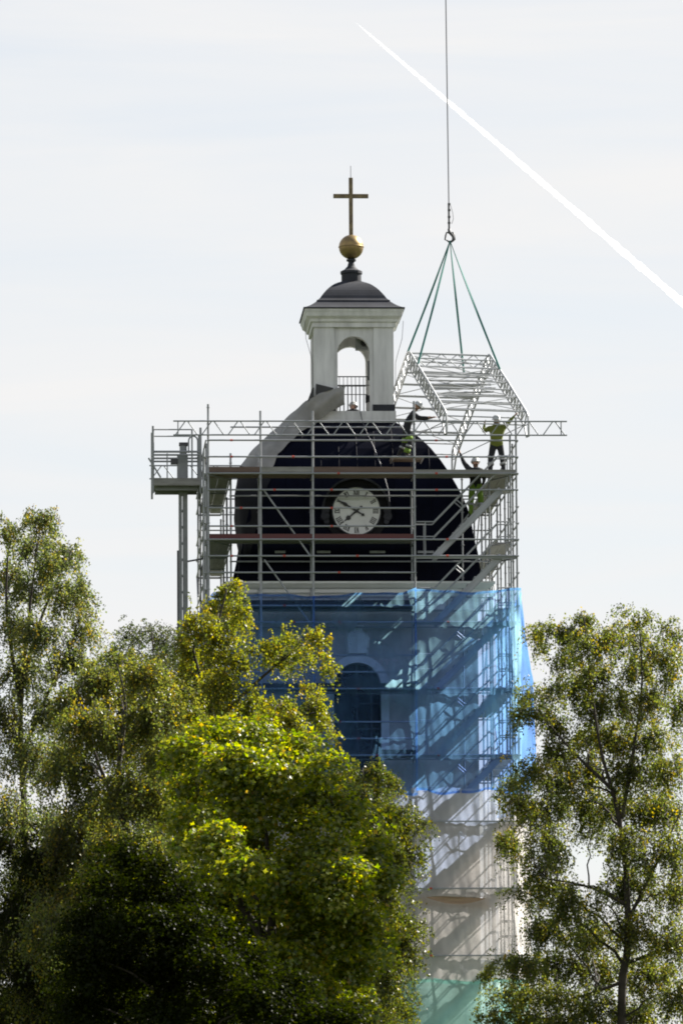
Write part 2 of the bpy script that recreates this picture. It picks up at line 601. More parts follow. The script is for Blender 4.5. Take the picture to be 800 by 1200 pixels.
# raised seams of the roof sheets
bm = bmesh.new()
for side in range(4):
    rot = Matrix.Rotation(side * math.pi / 2, 3, 'Z')
    for k in range(-6, 7):
        uu = k * 0.55
        p = [(uu, z) for z in zs_ if dome_h(z) > abs(uu) + 0.03]
        if len(p) < 2: continue
        a = [rot @ Vector((uu, -dome_h(z) - 0.012, z)) for _, z in p]
        b = [rot @ Vector((uu + 0.015, -dome_h(z) + 0.01, z)) for _, z in p]
        c = [rot @ Vector((uu - 0.015, -dome_h(z) + 0.01, z)) for _, z in p]
        A = [bm.verts.new(q) for q in a]; B = [bm.verts.new(q) for q in b]; D = [bm.verts.new(q) for q in c]
        for i in range(len(A) - 1):
            bm.faces.new((A[i], A[i + 1], B[i + 1], B[i]))
            bm.faces.new((D[i], D[i + 1], A[i + 1], A[i]))
sm = obj('roof_seams', bm, 'dark_metal', dome)
sm['kind'] = 'stuff'

# small white notice lettering strips lying on the roof foot are loose sheet-metal strips
# lantern ------------------------------------------------------------
LW = 1.22
z_pl_bot, z_pl_top = tz(492, -LW - .05), tz(481.5, -LW - .05)
z_base_top = tz(474, -LW)
z_wall_top = tz(378, -LW)
z_eave = tz(361, -1.55)
bm = bmesh.new()                                   # a kerb round a sunk floor
add_box(bm, (-LW - 0.06, -LW - 0.06, z_pl_bot - 0.3), (LW + 0.06, -LW + 0.34, z_pl_top))
add_box(bm, (-LW - 0.06, LW - 0.34, z_pl_bot - 0.3), (LW + 0.06, LW + 0.06, z_pl_top))
add_box(bm, (-LW - 0.06, -LW + 0.34, z_pl_bot - 0.3), (-LW + 0.34, LW - 0.34, z_pl_top))
add_box(bm, (LW - 0.34, -LW + 0.34, z_pl_bot - 0.3), (LW + 0.06, LW - 0.34, z_pl_top))
obj('lantern_platform', bm, 'white_plaster', tower)
lu0, lz_arch = tw(394.5, 393.5, -LW)
lu1, _ = tw(432, 393.5, -LW)
LU, LR = (lu0 + lu1) / 2 * 0.3, (lu1 - lu0) / 2
lz_spr = lz_arch - LR
PW = 0.62                                          # corner pilaster width
for side, nm in enumerate(('front', 'right', 'back', 'left')):
    bm = bmesh.new()
    inset = 0.0 if side % 2 == 0 else 0.26
    arch_wall(bm, -LW + 0.02 + inset, LW - 0.02 - inset, z_pl_top, z_wall_top, LU if side in (0,) else (-LU if side == 2 else 0), LR, lz_spr, -LW + 0.06, -LW + 0.32)
    bmesh.ops.remove_doubles(bm, verts=bm.verts, dist=1e-4)
    bmesh.ops.rotate(bm, verts=bm.verts, cent=(0, 0, 0), matrix=Matrix.Rotation(side * math.pi / 2, 3, 'Z'))
    obj('lantern_wall', bm, 'white_plaster', tower)
for sx in (-1, 1):
    for sy in (-1, 1):
        a, b = sorted((sx * LW, sx * (LW - PW))), sorted((sy * LW, sy * (LW - PW)))
        bm = bmesh.new()
        # an L shaped corner pilaster, proud of the walls
        x0, x1 = sx * LW, sx * (LW - PW)
        y0, y1 = sy * LW, sy * (LW - PW)
        t = 0.05
        ring = [(x0, y0), (x1, y0), (x1, y0 - sy * t), (x0 - sx * t, y0 - sy * t), (x0 - sx * t, y1), (x0, y1)]
        lo = [bm.verts.new((p[0], p[1], z_base_top)) for p in ring]
        hi = [bm.verts.new((p[0], p[1], z_wall_top - 0.002)) for p in ring]
        for i in range(6):
            bm.faces.new((lo[i], lo[(i + 1) % 6], hi[(i + 1) % 6], hi[i]))
        bm.faces.new(lo); bm.faces.new(hi)
        obj('lantern_pilaster', bm, 'white_plaster', tower)
        # dark metal flashing at its foot
        e = 0.035
        fx = sorted((sx * (LW + e), sx * (LW - PW - e)))
        fy = sorted((sy * (LW + e), sy * (LW - PW * .6)))
        box('flashing', (fx[0], fy[0], z_pl_top + 0.002), (fx[1], fy[1], z_base_top), 'roof_metal', tower)
H = z_eave - z_wall_top
bm = bmesh.new()
square_lathe(bm, [(LW + 0.06, z_wall_top - 0.14), (LW + 0.06, z_wall_top), (LW + 0.12, z_wall_top + 0.02), (LW + 0.14, z_wall_top + H * .25), (LW + 0.24, z_wall_top + H * .45),
                  (LW + 0.27, z_wall_top + H * .7), (LW + 0.30, z_wall_top + H * .85), (LW + 0.30, z_eave)], 1)
obj('lantern_cornice', bm, 'white_plaster', tower)
# lantern roof: flared square skirt and a round cap
z_sk = tz(352.5, -1.0)
z_cap = tz(332, 0)
bm = bmesh.new()
sk = [(LW + 0.34, z_eave + 0.003), (LW + 0.34, z_eave + 0.04)]
for i in range(1, 8):
    t = i / 7
    sk.append((LW + 0.34 - (LW + 0.34 - 1.10) * t, z_eave + 0.04 + (z_sk - z_eave - 0.04) * (t ** 1.5)))
square_lathe(bm, sk, 4)
lroof = obj('lantern_roof', bm, 'roof_metal', tower)
bm = bmesh.new()
cap = [(1.13, z_sk - 0.06), (1.13, z_sk + 0.01), (1.09, z_sk + 0.03)]
zc_ = z_cap + 0.04
for dz_, r_ in ((.47, 1.03), (.40, .965), (.33, .89), (.26, .81), (.195, .72), (.14, .63), (.098, .55), (.06, .45), (.02, .32), (0, .28)):
    cap.append((r_, zc_ - dz_ * (zc_ - z_sk) / 0.53))
square_lathe(bm, cap, 4)
obj('lantern_cap', bm, 'roof_metal', tower)
z_ped = tz(318, 0)
z_bb, z_bt = tz(303.5, 0), tz(275, 0)
bm = bmesh.new()
lathe(bm, [(0.31, z_cap - 0.08), (0.31, z_ped - 0.1), (0.34, z_ped - 0.08), (0.34, z_ped), (0.22, z_ped + .06), (0.12, z_ped + .17), (0.09, z_ped + .28),
           (0.09, z_ped + .3), (0.15, z_ped + .33), (0.15, z_ped + .38), (0.08, z_ped + .40), (0.08, z_bb + .05)], 20)
obj('finial_base', bm, 'roof_metal', tower, False)
rb = (z_bt - z_bb) / 2
bm = bmesh.new()
lathe(bm, [(0.0, z_bb)] + [(rb * math.sin(math.pi * i / 18), z_bb + rb - rb * math.cos(math.pi * i / 18)) for i in range(1, 18)] + [(0.0, z_bt)], 32)
ball = obj('ball', bm, 'gold', tower, True)
bm = bmesh.new()
lathe(bm, [(rb + 0.004, z_bb + rb - 0.02), (rb + 0.014, z_bb + rb - 0.012), (rb + 0.014, z_bb + rb + 0.012), (rb + 0.004, z_bb + rb + 0.02)], 32)
obj('seam_band', bm, 'gold', ball, True)
z_ct, z_ca = tz(208, 0), tz(229.5, 0)
bm = bmesh.new()
add_box(bm, (-0.062, -0.05, z_bt - 0.05), (0.062, 0.05, z_ct))
bmesh.ops.bevel(bm, geom=bm.edges[:], offset=0.008, segments=1, affect='EDGES')
cr = obj('cross', bm, 'worn_gold', tower)
for s in (-1, 1):
    lo, hi = sorted((s * 0.063, s * 0.545))
    box('cross_arm', (lo, -0.044, z_ca - 0.065), (hi, 0.044, z_ca + 0.065), 'worn_gold', cr, 0.008)
tube('lightning_rod', (0, 0, z_ct - 0.02), (0, 0, tz(194, 0)), 0.010, 'steel_dark', cr, 6)
# lightning conductor wires hanging by the lantern
for s in (-1, 1):
    bm = bmesh.new()
    add_tube(bm, [(s * (LW + .3), -1.3, z_eave - 0.35), (s * (LW + .26), -1.3, z_eave - 0.9), (s * (LW + .09), -1.25, z_eave - 1.5), (s * (LW + .06), -1.2, z_eave - 1.65), (s * (LW + 0.05), -1.2, z_base_top)], 0.008, 5)
    obj('conductor_wire', bm, 'cable', tower)
# railing in the openings, front and back
zr0, zr1, zr2 = tz(479, -1.05), tz(441, -1.05), tz(451, -1.05)
for vv in (-1.0, 1.0):
    cu = LU * (1 if vv < 0 else 1)
    tube('railing_bar', (cu - LR, vv, zr1), (cu + LR, vv, zr1), 0.018, 'steel_dark', tower, 6)
    tube('railing_bar', (cu - LR, vv, zr2), (cu + LR, vv, zr2), 0.014, 'steel_dark', tower, 6)
    for i in range(8):
        uu = cu - LR + (i + 0.5) * LR / 4
        tube('railing_bar', (uu, vv, z_pl_top), (uu, vv, zr1), 0.011, 'steel_dark', tower, 6)
# floodlight box under the arch, and a lamp on the right jamb
u_, z_ = tw(424, 404, -0.4)
fb = box('floodlight', (u_ - .20, -0.62, z_ - .16), (u_ + .22, -0.22, z_ + 0.5), 'machine_grey', tower, 0.015)
bm = bmesh.new()
add_tube(bm, [(u_ + .05, -0.66, z_ + 0.03), (u_ + .05, -0.60, z_ + 0.03)], 0.11, 14)
obj('lens', bm, 'black_paint', fb)
u_, z_ = tw(431.5, 467, -0.9)
bm = bmesh.new()
bmesh.ops.create_cone(bm, cap_ends=True, segments=12, radius1=0.15, radius2=0.05, depth=0.22, matrix=Matrix.Translation((u_ + 0.02, -0.9, z_)) @ Matrix.Rotation(math.pi / 2, 4, 'Y'))
lp = obj('lamp', bm, 'black_paint', tower)
tube('lamp_bracket', (u_ + 0.04, -0.9, z_pl_top), (u_ + 0.04, -0.9, z_), 0.02, 'black_paint', lp, 6)
u_, z_ = tw(431, 432, -1.0)
board('jamb_pipe', (u_ - .01, -1.0, z_ - 0.35), (u_ + .05, -0.94, z_ + .25), 'steel_dark', tower)

# clock -----------------------------------------------------------------
CV = -3.62
cu, cz = tw(417.5, 599, CV)
CRd = 28.0 / 38.9
cl = Matrix.Translation((cu, CV, cz)) @ Matrix.Rotation(math.pi / 2, 4, 'X')      # local xy = dial plane, z towards the viewer
def disc(name, r0, r1, z0, z1, m, parent, a0=0, a1=2 * math.pi, seg=48):
    bm = bmesh.new()
    full = abs(a1 - a0 - 2 * math.pi) < 1e-6
    N = seg if full else seg + 1
    A = [a0 + (a1 - a0) * i / seg for i in range(N)]
    o1 = [bm.verts.new((r1 * math.cos(a), r1 * math.sin(a), z1)) for a in A]
    o0 = [bm.verts.new((r1 * math.cos(a), r1 * math.sin(a), z0)) for a in A]
    if r0 > 0:
        i1 = [bm.verts.new((r0 * math.cos(a), r0 * math.sin(a), z1)) for a in A]
        i0 = [bm.verts.new((r0 * math.cos(a), r0 * math.sin(a), z0)) for a in A]
    rngN = range(N) if full else range(N - 1)
    for i in rngN:
        j = (i + 1) % N
        bm.faces.new((o0[i], o0[j], o1[j], o1[i]))
        if r0 > 0:
            bm.faces.new((i0[j], i0[i], i1[i], i1[j]))
            bm.faces.new((i1[i], o1[i], o1[j], i1[j]))
            bm.faces.new((i0[j], o0[j], o0[i], i0[i]))
    if r0 <= 0:
        bm.faces.new(o1)
        bm.faces.new(o0[::-1])
    if not full and r0 > 0:
        bm.faces.new((o0[0], o1[0], i1[0], i0[0]))
        bm.faces.new((o1[-1], o0[-1], i0[-1], i1[-1]))
    bmesh.ops.transform(bm, matrix=cl, verts=bm.verts)
    return obj(name, bm, m, parent)
dial = disc('clock_dial', 0, CRd, -0.10, 0.0, 'dial', tower)
disc('bezel', CRd, CRd + 0.035, -0.10, 0.03, 'roof_metal', dial)
# dark arched housing behind and a pale metal hood rim with scrolled ends
disc('clock_housing', 0, CRd + 0.26, -1.6, -0.103, 'black_sheet', tower)
hood = disc('clock_hood', CRd + 0.27, CRd + 0.33, -1.2, 0.06, 'roof_metal', tower, R(-8), R(188), 40)
for s in (-1, 1):
    x = cu + s * (CRd + 0.20)
    bm = bmesh.new()
    for k, (dx, dzz, r) in enumerate(((0.0, 0.02, .10), (0.03 * s, -0.16, .13), (-0.01 * s, -0.32, .08))):
        add_tube(bm, [(x + dx, CV - 0.10, cz + dzz), (x + dx, CV + 0.3, cz + dzz)], r, 12)
    obj('scroll_bracket', bm, 'roof_metal', tower)

def numeral(txt, ang):
    """Roman numeral made of bars, its foot towards the centre of the dial"""
    bm = bmesh.new()
    x = 0
    glyphs = []
    wd = {'I': 0.052, 'V': 0.088, 'X': 0.092}
    tot = sum(wd[c] for c in txt)
    x = -tot / 2
    h = 0.15
    def stroke(x0, y0, x1, y1, w):
        d = Vector((x1 - x0, y1 - y0, 0)); nrm = Vector((-d.y, d.x, 0)).normalized() * w / 2
        ps = [Vector((x0, y0, 0)) - nrm, Vector((x0, y0, 0)) + nrm, Vector((x1, y1, 0)) + nrm, Vector((x1, y1, 0)) - nrm]
        lo = [bm.verts.new(p + Vector((0, 0, 0.002))) for p in ps]
        hi = [bm.verts.new(p + Vector((0, 0, 0.012))) for p in ps]
        bm.faces.new(hi)
        for i in range(4):
            bm.faces.new((lo[i], lo[(i + 1) % 4], hi[(i + 1) % 4], hi[i]))
    for c in txt:
        w = wd[c]
        m = x + w / 2
        if c == 'I':
            stroke(m, -h / 2, m, h / 2, 0.026)
        elif c == 'V':
            stroke(m - w * .36, h / 2, m, -h / 2, 0.028); stroke(m + w * .36, h / 2, m, -h / 2, 0.014)
        else:
            stroke(m - w * .36, h / 2, m + w * .36, -h / 2, 0.028); stroke(m + w * .36, h / 2, m - w * .36, -h / 2, 0.014)
        x += w
    stroke(-tot / 2, h / 2, tot / 2, h / 2, 0.010)
    stroke(-tot / 2, -h / 2, tot / 2, -h / 2, 0.010)
    rr = CRd * 0.81
    mtx = cl @ Matrix.Rotation(-ang, 4, 'Z') @ Matrix.Translation((0, rr, 0))
    bmesh.ops.transform(bm, matrix=mtx, verts=bm.verts)
    obj('numeral', bm, 'black_paint', dial)
for i, t in enumerate(('XII', 'I', 'II', 'III', 'IIII', 'V', 'VI', 'VII', 'VIII', 'IX', 'X', 'XI')):
    numeral(t, i * math.pi / 6)
def hand(name, ang, length, tail, blob, z):
    bm = bmesh.new()
    prof = [(-tail, .0), (-tail + .05, .05), (-tail + .12, .018), (0, .03), (length * .5, .022), (length * .58, blob), (length * .72, blob * .8), (length * .8, .02), (length, .004)]
    L = [bm.verts.new((-w, y, z)) for y, w in prof]
    Rr = [bm.verts.new((w, y, z)) for y, w in prof]
    for i in range(len(prof) - 1):
        bm.faces.new((L[i], Rr[i], Rr[i + 1], L[i + 1]))
    r_ = bmesh.ops.extrude_face_region(bm, geom=bm.faces[:])
    bmesh.ops.translate(bm, verts=[e for e in r_['geom'] if isinstance(e, bmesh.types.BMVert)], vec=(0, 0, 0.012))
    bmesh.ops.transform(bm, matrix=cl @ Matrix.Rotation(-ang, 4, 'Z'), verts=bm.verts)
    obj(name, bm, 'black_paint', dial)
hand('minute_hand', R(301), 0.64, 0.28, 0.055, 0.045)
hand('hour_hand', R(230), 0.50, 0.24, 0.075, 0.025)
disc('hand_boss', 0, 0.05, 0.02, 0.07, 'black_paint', dial, seg=16)

# pale strips of sheet metal lying on the roof foot
for px0, px1 in ((322, 338), (371, 391), (433, 455), (489, 512)):
    a, za = tw(px0, 647, -3.68)
    b, _ = tw(px1, 647, -3.68)
    board('metal_strip', (a, -3.72, za - 0.035), (b - 0.1, -3.66, za + 0.035), 'galv', tower)

# tarpaulin over the left hip of the roof ---------------------------------
eA = [(405, 451.5), (390, 456), (374, 461), (358, 470), (342, 483.5), (325, 500), (308, 515), (292, 531), (279, 550), (275, 580), (274, 607), (276, 630), (280, 652)]
eB = [(404, 474), (393, 479), (381, 487), (367, 496.5), (350, 508), (338, 519.5), (326, 531.5), (320, 546), (317, 561), (311, 576), (304, 602), (298, 629), (292, 652)]
def P(px, py, v):
    u, z = tw(px, py, v)
    return Vector((u, v, z))
bm = bmesh.new()
NR_, NK = 60, 12
rows = []
ti = np.linspace(0, len(eA) - 1, NR_ + 1)
ii = np.arange(len(eA))
for r_, t in enumerate(ti):
    a = (float(np.interp(t, ii, [p[0] for p in eA])), float(np.interp(t, ii, [p[1] for p in eA])))
    b = (float(np.interp(t, ii, [p[0] for p in eB])), float(np.interp(t, ii, [p[1] for p in eB])))
    zb_ = tz(b[1], -2.0)
    hB = dome_h(tz(b[1], -dome_h(zb_))) if b[1] > 492 else 1.36
    hA = max(1.36, dome_h(tz(a[1], -2.0)))
    w_lo = min(1, max(0, (t - 2.5) / 2.5))
    vB = -hB - 0.10
    vA = -1.42 * (1 - w_lo) + (-hA + 0.7) * w_lo
    pA, pB = P(a[0], a[1], vA), P(b[0], b[1], vB)
    row = []
    for k in range(NK + 1):
        q = k / NK
        p = pB.lerp(pA, q)
        out = Vector((-0.5, -1.0, 0.25)).normalized()
        p = p + out * (0.22 * math.sin(math.pi * q) * (0.4 + 0.6 * w_lo) + 0.035 * math.sin(q * 9 + t * 2.1) * math.sin(math.pi * q) + 0.02 * math.sin(t * 5.3 + q * 4))
        row.append(bm.verts.new(p))
    for k in range(1, 5 if w_lo > 0.3 else 5):      # turned in behind the outline, down to the roof
        row.append(bm.verts.new(pA + Vector((0.05 * k * k * .5 * w_lo, 0.28 * k * w_lo, -0.04 * k * w_lo))))
    rows.append(row)
for r_, (a, b) in enumerate(zip(rows, rows[1:])):
    for k in range(len(a) - 1):
        f_ = bm.faces.new((a[k], a[k + 1], b[k + 1], b[k]))
        if ti[r_] > 7.75:
            f_.material_index = 1                  # the foot of the sheet is black
tarp = obj('tarpaulin', bm, 'tarp', None, True)
tarp.data.materials.append(MT['black_sheet'])
tarp.location = T0
tarp.rotation_euler = (0, 0, TH)
tag(tarp, 'beige grey tarpaulin draped over the dome beside the lantern', 'tarpaulin')
bm = bmesh.new()
bm.faces.new([bm.verts.new(p) for p in (P(370, 465, -1.36), P(370, 449.5, -1.33), P(391, 454.5, -1.36), P(386, 461, -1.38))])
bm.faces.new([bm.verts.new(p) for p in (P(360, 470, -1.36), P(366, 454, -1.34), P(368, 454, -1.33), P(368, 468, -1.36))])
r_ = bmesh.ops.extrude_face_region(bm, geom=bm.faces[:])
bmesh.ops.translate(bm, verts=[e for e in r_['geom'] if isinstance(e, bmesh.types.BMVert)], vec=(0, 0.012, 0))
obj('turned_back_corner', bm, 'tarp_dark', tarp)

bm = bmesh.new()
rp = [P(422, 482, -1.33), P(424, 492, -1.45), P(430, 508, -2.1), P(437, 522, -2.65), P(446, 545, -3.1), P(455, 575, -3.45), P(457, 596, -3.6), P(452, 612, -3.68)]
add_tube(bm, rp, 0.014, 6)
rope = obj('rope', bm, 'cable', None, True)
rope.location = T0
rope.rotation_euler = (0, 0, TH)
tag(rope, 'thin rope hanging from the lantern platform down over the dome past the clock', 'rope')

# ================================================================== SCAFFOLD
Z0 = 26.0
def zk(k): return Z0 - 0.5 * k
SU = [-4.62, -3.05, -1.48, 1.57, 4.64]
VO, VI = -5.30, -3.90                              # outer and inner plane of the front scaffold
OU, IU = 4.64, 3.92                                # outer and inner plane of the side scaffolds
SV = [-3.90, -0.83, 2.24, 4.64]
sc = empty('scaffold', T0, TH)
tag(sc, 'grey tube scaffold built all round the church tower with decks and stairs', 'scaffold')

_std = {}
def standard(u, v, ztop, zbot=0.0, r=0.031):
    L = round(ztop - zbot, 2)
    key = (L, r)
    if key not in _std:
        bm = bmesh.new()
        add_tube(bm, [(0, 0, 0), (0, 0, L)], r, 8)
        z = (Z0 - zbot) % 0.5
        while z < L - 0.05:
            lathe(bm, [(0.0, z - .012), (0.056, z - .006), (0.056, z + .006), (0.0, z + .012)], 6)
            z += 0.5
        me = bpy.data.meshes.new('standard')
        bm.to_mesh(me); bm.free()
        me.materials.append(MT['galv'])
        _std[key] = me
    o = bpy.data.objects.new('standard', _std[key])
    C.objects.link(o)
    o.location = (u, v, zbot)
    o.parent = sc
    return o

tops = [tz(473, VO), tz(482, VO), tz(483, VO), tz(470, VO), tz(490, VO)]
for u, t in zip(SU, tops):
    standard(u, VO, round(t, 1), r=0.033)
for u, t in zip(SU, [zk(-1.6), zk(-1.8), zk(0.6), zk(0.6), zk(-1.5)]):
    standard(u * (IU / OU if abs(u) > 4 else 1), VI, t)
standard(SU[0] - 0.13, VO + 0.05, zk(-1.4), r=0.03)
standard(SU[4] - 0.18, VO + 0.04, zk(-2.4), r=0.03)
for s in (-1, 1):
    for v in SV:
        standard(s * OU, v, zk(-2.2 if v < 4 else -1.2))
        if v > -3: standard(s * IU, v, zk(0.3))
    standard(s * 2.0, 4.64, zk(-1.2))
    standard(s * 2.0, 3.95, zk(0.0))

for v in (-2.4, 0.7):
    standard(OU - 0.02, v, zk(-1.0), r=0.026)
standard(IU, -2.4, zk(1.0), r=0.026)
standard(3.1, VI, zk(-0.6), r=0.026)
red_i = 0
def ledger(a, b, name='ledger', r=0.024, red=None):
    o = tube(name, a, b, r, 'galv', sc)
    if red is not None:
        A, B = Vector(a), Vector(b)
        p = A.lerp(B, red)
        q = p + (B - A).normalized() * 0.075
        tube('coupler', p, q, r + 0.008, 'red_tag', sc, 6)
    return o

DECKS = [0, 4, 8, 13, 17, 21, 25, 29]
front_k = [-2, -1, 0, 1, 2.1, 3.2, 4, 5, 6, 8, 9, 11, 12, 13, 15, 16, 17, 19, 20, 21, 23, 24, 25, 27, 28, 29, 33]
rk = random.Random(3)
for k in front_k:
    for i in range(3):
        red = rk.choice([0.24, 0.42, 0.6, None, None])
        if i == 2 and 1 <= k <= 3.5: red = 0.17
        ledger((SU[i], VO - 0.05, zk(k)), (SU[i + 1], VO - 0.05, zk(k)), 'ledger' if k in DECKS else 'guardrail', 0.026, red)
for k in (-2, -1, 0, 1, 4, 5, 9, 13, 17, 21, 25, 29):
    ledger((SU[3], VO - 0.05, zk(k)), (SU[4] + 0.05, VO - 0.05, zk(k)), 'ledger', 0.026, rk.choice([0.2, 0.3, None]))
for k in (-3.2, 1, 5, 7.2, 8, 9, 13, 17, 21, 25):
    for i in range(4):
        if k == -3.2 and i > 2: continue
        a = SU[i] * (IU / OU) if i == 0 else SU[i]
        b = SU[i + 1] * (IU / OU) if i == 3 else SU[i + 1]
        ledger((a, VI, zk(k)), (b, VI, zk(k)), 'ledger')
# transoms front to back
for k in DECKS:
    for i, u in enumerate(SU):
        ledger((u, VO, zk(k) - 0.03), (u * (IU / OU) if abs(u) > 4 else u, VI, zk(k) - 0.03), 'transom')
# side and back ledgers, guardrails
vs_all = [VO] + SV
for s in (-1, 1):
    for k in DECKS:
        for dk in (0, 1, 2):
            for a, b in zip(vs_all, vs_all[1:]):
                if dk and k > 17: continue
                ledger((s * OU + s * 0.05, a, zk(k - dk)), (s * OU + s * 0.05, b, zk(k - dk)), 'ledger' if not dk else 'guardrail')
        for a, b in zip(SV, SV[1:]):
            ledger((s * IU, a, zk(k)), (s * IU, b, zk(k)), 'ledger')
        for v in SV[1:]:
            ledger((s * OU, v, zk(k) - 0.03), (s * IU, v, zk(k) - 0.03), 'transom')
for k in (-1, 0, 1, 4, 8):
    for a, b in ((-OU, -2.0), (-2.0, 2.0), (2.0, OU)):
        ledger((a, 4.69, zk(k)), (b, 4.69, zk(k)), 'ledger')

# decks: steel boards lying side by side
BW = 0.325
def deck_row(u0, u1, v0, n, k, m='deck_steel'):
    for i in range(n):
        va = v0 + i * (BW + 0.014)
        board('deck_board', (u0 + 0.02, va, zk(k) + 0.03 + 0.004 * (i % 2)), (u1 - 0.02, va + BW, zk(k) + 0.085 + 0.004 * (i % 2)), m, sc)
def deck_side(s, v0, v1, k):
    for i in range(2):
        ua = s * (IU + 0.02 + i * (BW + 0.014))
        ub = ua + s * BW
        lo, hi = sorted((ua, ub))
        board('deck_board', (lo, v0 + 0.02, zk(k) + 0.03 + 0.004 * i), (hi, v1 - 0.02, zk(k) + 0.085 + 0.004 * i), 'deck_steel', sc)
for k in DECKS:
    for i in range(3):
        deck_row(SU[i], SU[i + 1], VO + 0.03, 4, k, 'plywood' if k == 0 else ('dark_board' if k > 5 else 'deck_steel'))
    for s in (-1, 1):
        for a, b in zip(SV, SV[1:]):
            deck_side(s, a, b, k)
    tb = {0: 'brown_board', 4: 'red_board'}.get(k, 'dark_board')
    if True:
        for i in range(3):
            if k == 0:
                board('toe_board', (SU[i] + 0.03, VO - 0.022, zk(k) + 0.04), (SU[i + 1] - 0.03, VO + 0.012, zk(k) + 0.20), 'brown_board' if i != 1 else 'deck_steel', sc)
            else:
                board('toe_board', (SU[i] + 0.03, VO - 0.022, zk(k) + 0.03), (SU[i + 1] - 0.03, VO + 0.012, zk(k) + 0.17), tb, sc)
# right bay: inner deck beside the stairs, and a top deck for the crew
deck_row(SU[3], SU[4], VO + 0.02, 4, 0)
board('toe_board', (SU[3] + 0.03, VO - 0.022, zk(0) + 0.03), (SU[4] - 0.03, VO + 0.012, zk(0) + 0.12), 'deck_steel', sc)
# plank the left worker stands on
for i in range(2):
    board('deck_board', (0.9, -4.55 + i * 0.3, zk(-1) + 0.03), (1.9, -4.27 + i * 0.3, zk(-1) + 0.08), 'plywood', sc)
ledger((0.95, VO, zk(-1)), (0.95, VI, zk(-1)), 'transom')
ledger((1.85, VO, zk(-1)), (1.85, VI, zk(-1)), 'transom')

# diagonal braces
for (a, b) in (((SU[1] + .1, zk(1)), (SU[2] - .05, zk(5.1))), ((SU[1] + .1, zk(5.2)), (SU[2] - .05, zk(9.2))),
               ((SU[0] + .05, zk(13)), (SU[1] - .05, zk(17))), ((SU[1] + .05, zk(17)), (SU[2] - .05, zk(21)))):
    tube('diagonal_brace', (a[0], VO + 0.05, a[1]), (b[0], VO + 0.05, b[1]), 0.026, 'galv', sc)
for s in (-1, 1):
    for j, k in enumerate((4, 8, 13, 17, 21)):
        v0, v1 = (SV[1], SV[2]) if j % 2 else (SV[2], SV[3])
        tube('diagonal_brace', (s * (OU + .04), v0, zk(k + 4)), (s * (OU + .04), v1, zk(k)), 0.024, 'galv', sc)

for k0, v0, v1 in ((4, SV[0], SV[1]), (8, SV[0], SV[1]), (0, SV[1], SV[2]), (4, SV[2], SV[3])):
    tube('diagonal_brace', (IU, v1, zk(k0 + 4)), (IU, v0, zk(k0)), 0.022, 'galv', sc)
tube('diagonal_brace', (SU[3] + 0.6, VI, zk(5)), (IU, VI, zk(0.5)), 0.022, 'galv', sc)
# stairs: one aluminium flight per lift, all climbing to the right
st_v0, st_v1 = VO + 0.10, VO + 0.74
def stair(klo, khi):
    zl, zh = zk(klo) + 0.05, zk(khi) + 0.05
    ua, ub = SU[3] + 0.62, SU[4] - 0.52
    root_bm = bmesh.new()
    add_box(root_bm, (ub, st_v0, zh - 0.06), (SU[4] - 0.06, st_v1, zh))
    fl = obj('stair_flight', root_bm, 'galv', sc)
    board('lower_landing', (SU[3] + 0.06, st_v0, zl - 0.05), (ua, st_v1, zl), 'galv', fl)
    for v in (st_v0, st_v1):
        bar('stringer', (ua - 0.03, v, zl - 0.06), (ub + 0.06, v, zh - 0.02), 0.04, 0.19, 'galv', fl)
    nt = 9
    for i in range(1, nt):
        t = i / nt
        uu = ua + (ub - ua) * t
        board('tread', (uu - 0.12, st_v0 + 0.02, zl + (zh - zl) * t - 0.02), (uu + 0.12, st_v1 - 0.02, zl + (zh - zl) * t + 0.02), 'galv', fl)
    for v in (st_v0 - 0.02, st_v1 + 0.03):
        for hh in (1.0, 0.55):
            tube('handrail', (ua - 0.04, v, zl + hh), (ub - 0.02, v, zh + hh), 0.019, 'galv', fl, 6)
            tube('handrail', (SU[3] + .05, v, zl + hh), (ua - 0.04, v, zl + hh), 0.019, 'galv', fl, 6)
            tube('handrail', (ub - 0.02, v, zh + hh), (SU[4] - .05, v, zh + hh), 0.019, 'galv', fl, 6)
        tube('baluster', (ua - 0.3, v, zl), (ua - 0.3, v, zl + 1.0), 0.017, 'galv', fl, 6)
        for t in (0.38,):
            uu = ua + (ub - ua) * t
            zz = zl + (zh - zl) * t
            tube('baluster', (uu + 0.16, v, zz + 0.56 + 0.13), (uu - 0.10, v, zz + 0.92 ), 0.017, 'galv', fl, 6)
        tube('baluster', (ub + 0.25, v, zh), (ub + 0.25, v, zh + 1.0), 0.017, 'galv', fl, 6)
for lo, hi in ((5, 1), (9, 5), (13, 9), (17, 13), (21, 17), (25, 21), (29, 25), (33, 29)):
    stair(lo, hi)
for k in (5, 9, 13, 17, 21, 25, 29):
    deck_row(SU[4] - 0.72, SU[4] - 0.0, VO + 0.78, 2, k)
    bar('edge_beam', (SU[3], VO + 0.03, zk(k) - 0.02), (SU[4], VO + 0.03, zk(k) - 0.02), 0.05, 0.11, 'galv', sc)
    ledger((SU[3], VO, zk(k)), (SU[3], VI, zk(k)), 'transom')
    ledger((SU[4], VO, zk(k) - .06), (IU, VI, zk(k) - .06), 'transom')

for k in (21, 25, 29):                             # outer rails that hold the white sheeting in place
    ledger((SU[2], VO - 0.26, zk(k)), (SU[4] + 0.05, VO - 0.26, zk(k)), 'sheet_rail', 0.022, 0.55)
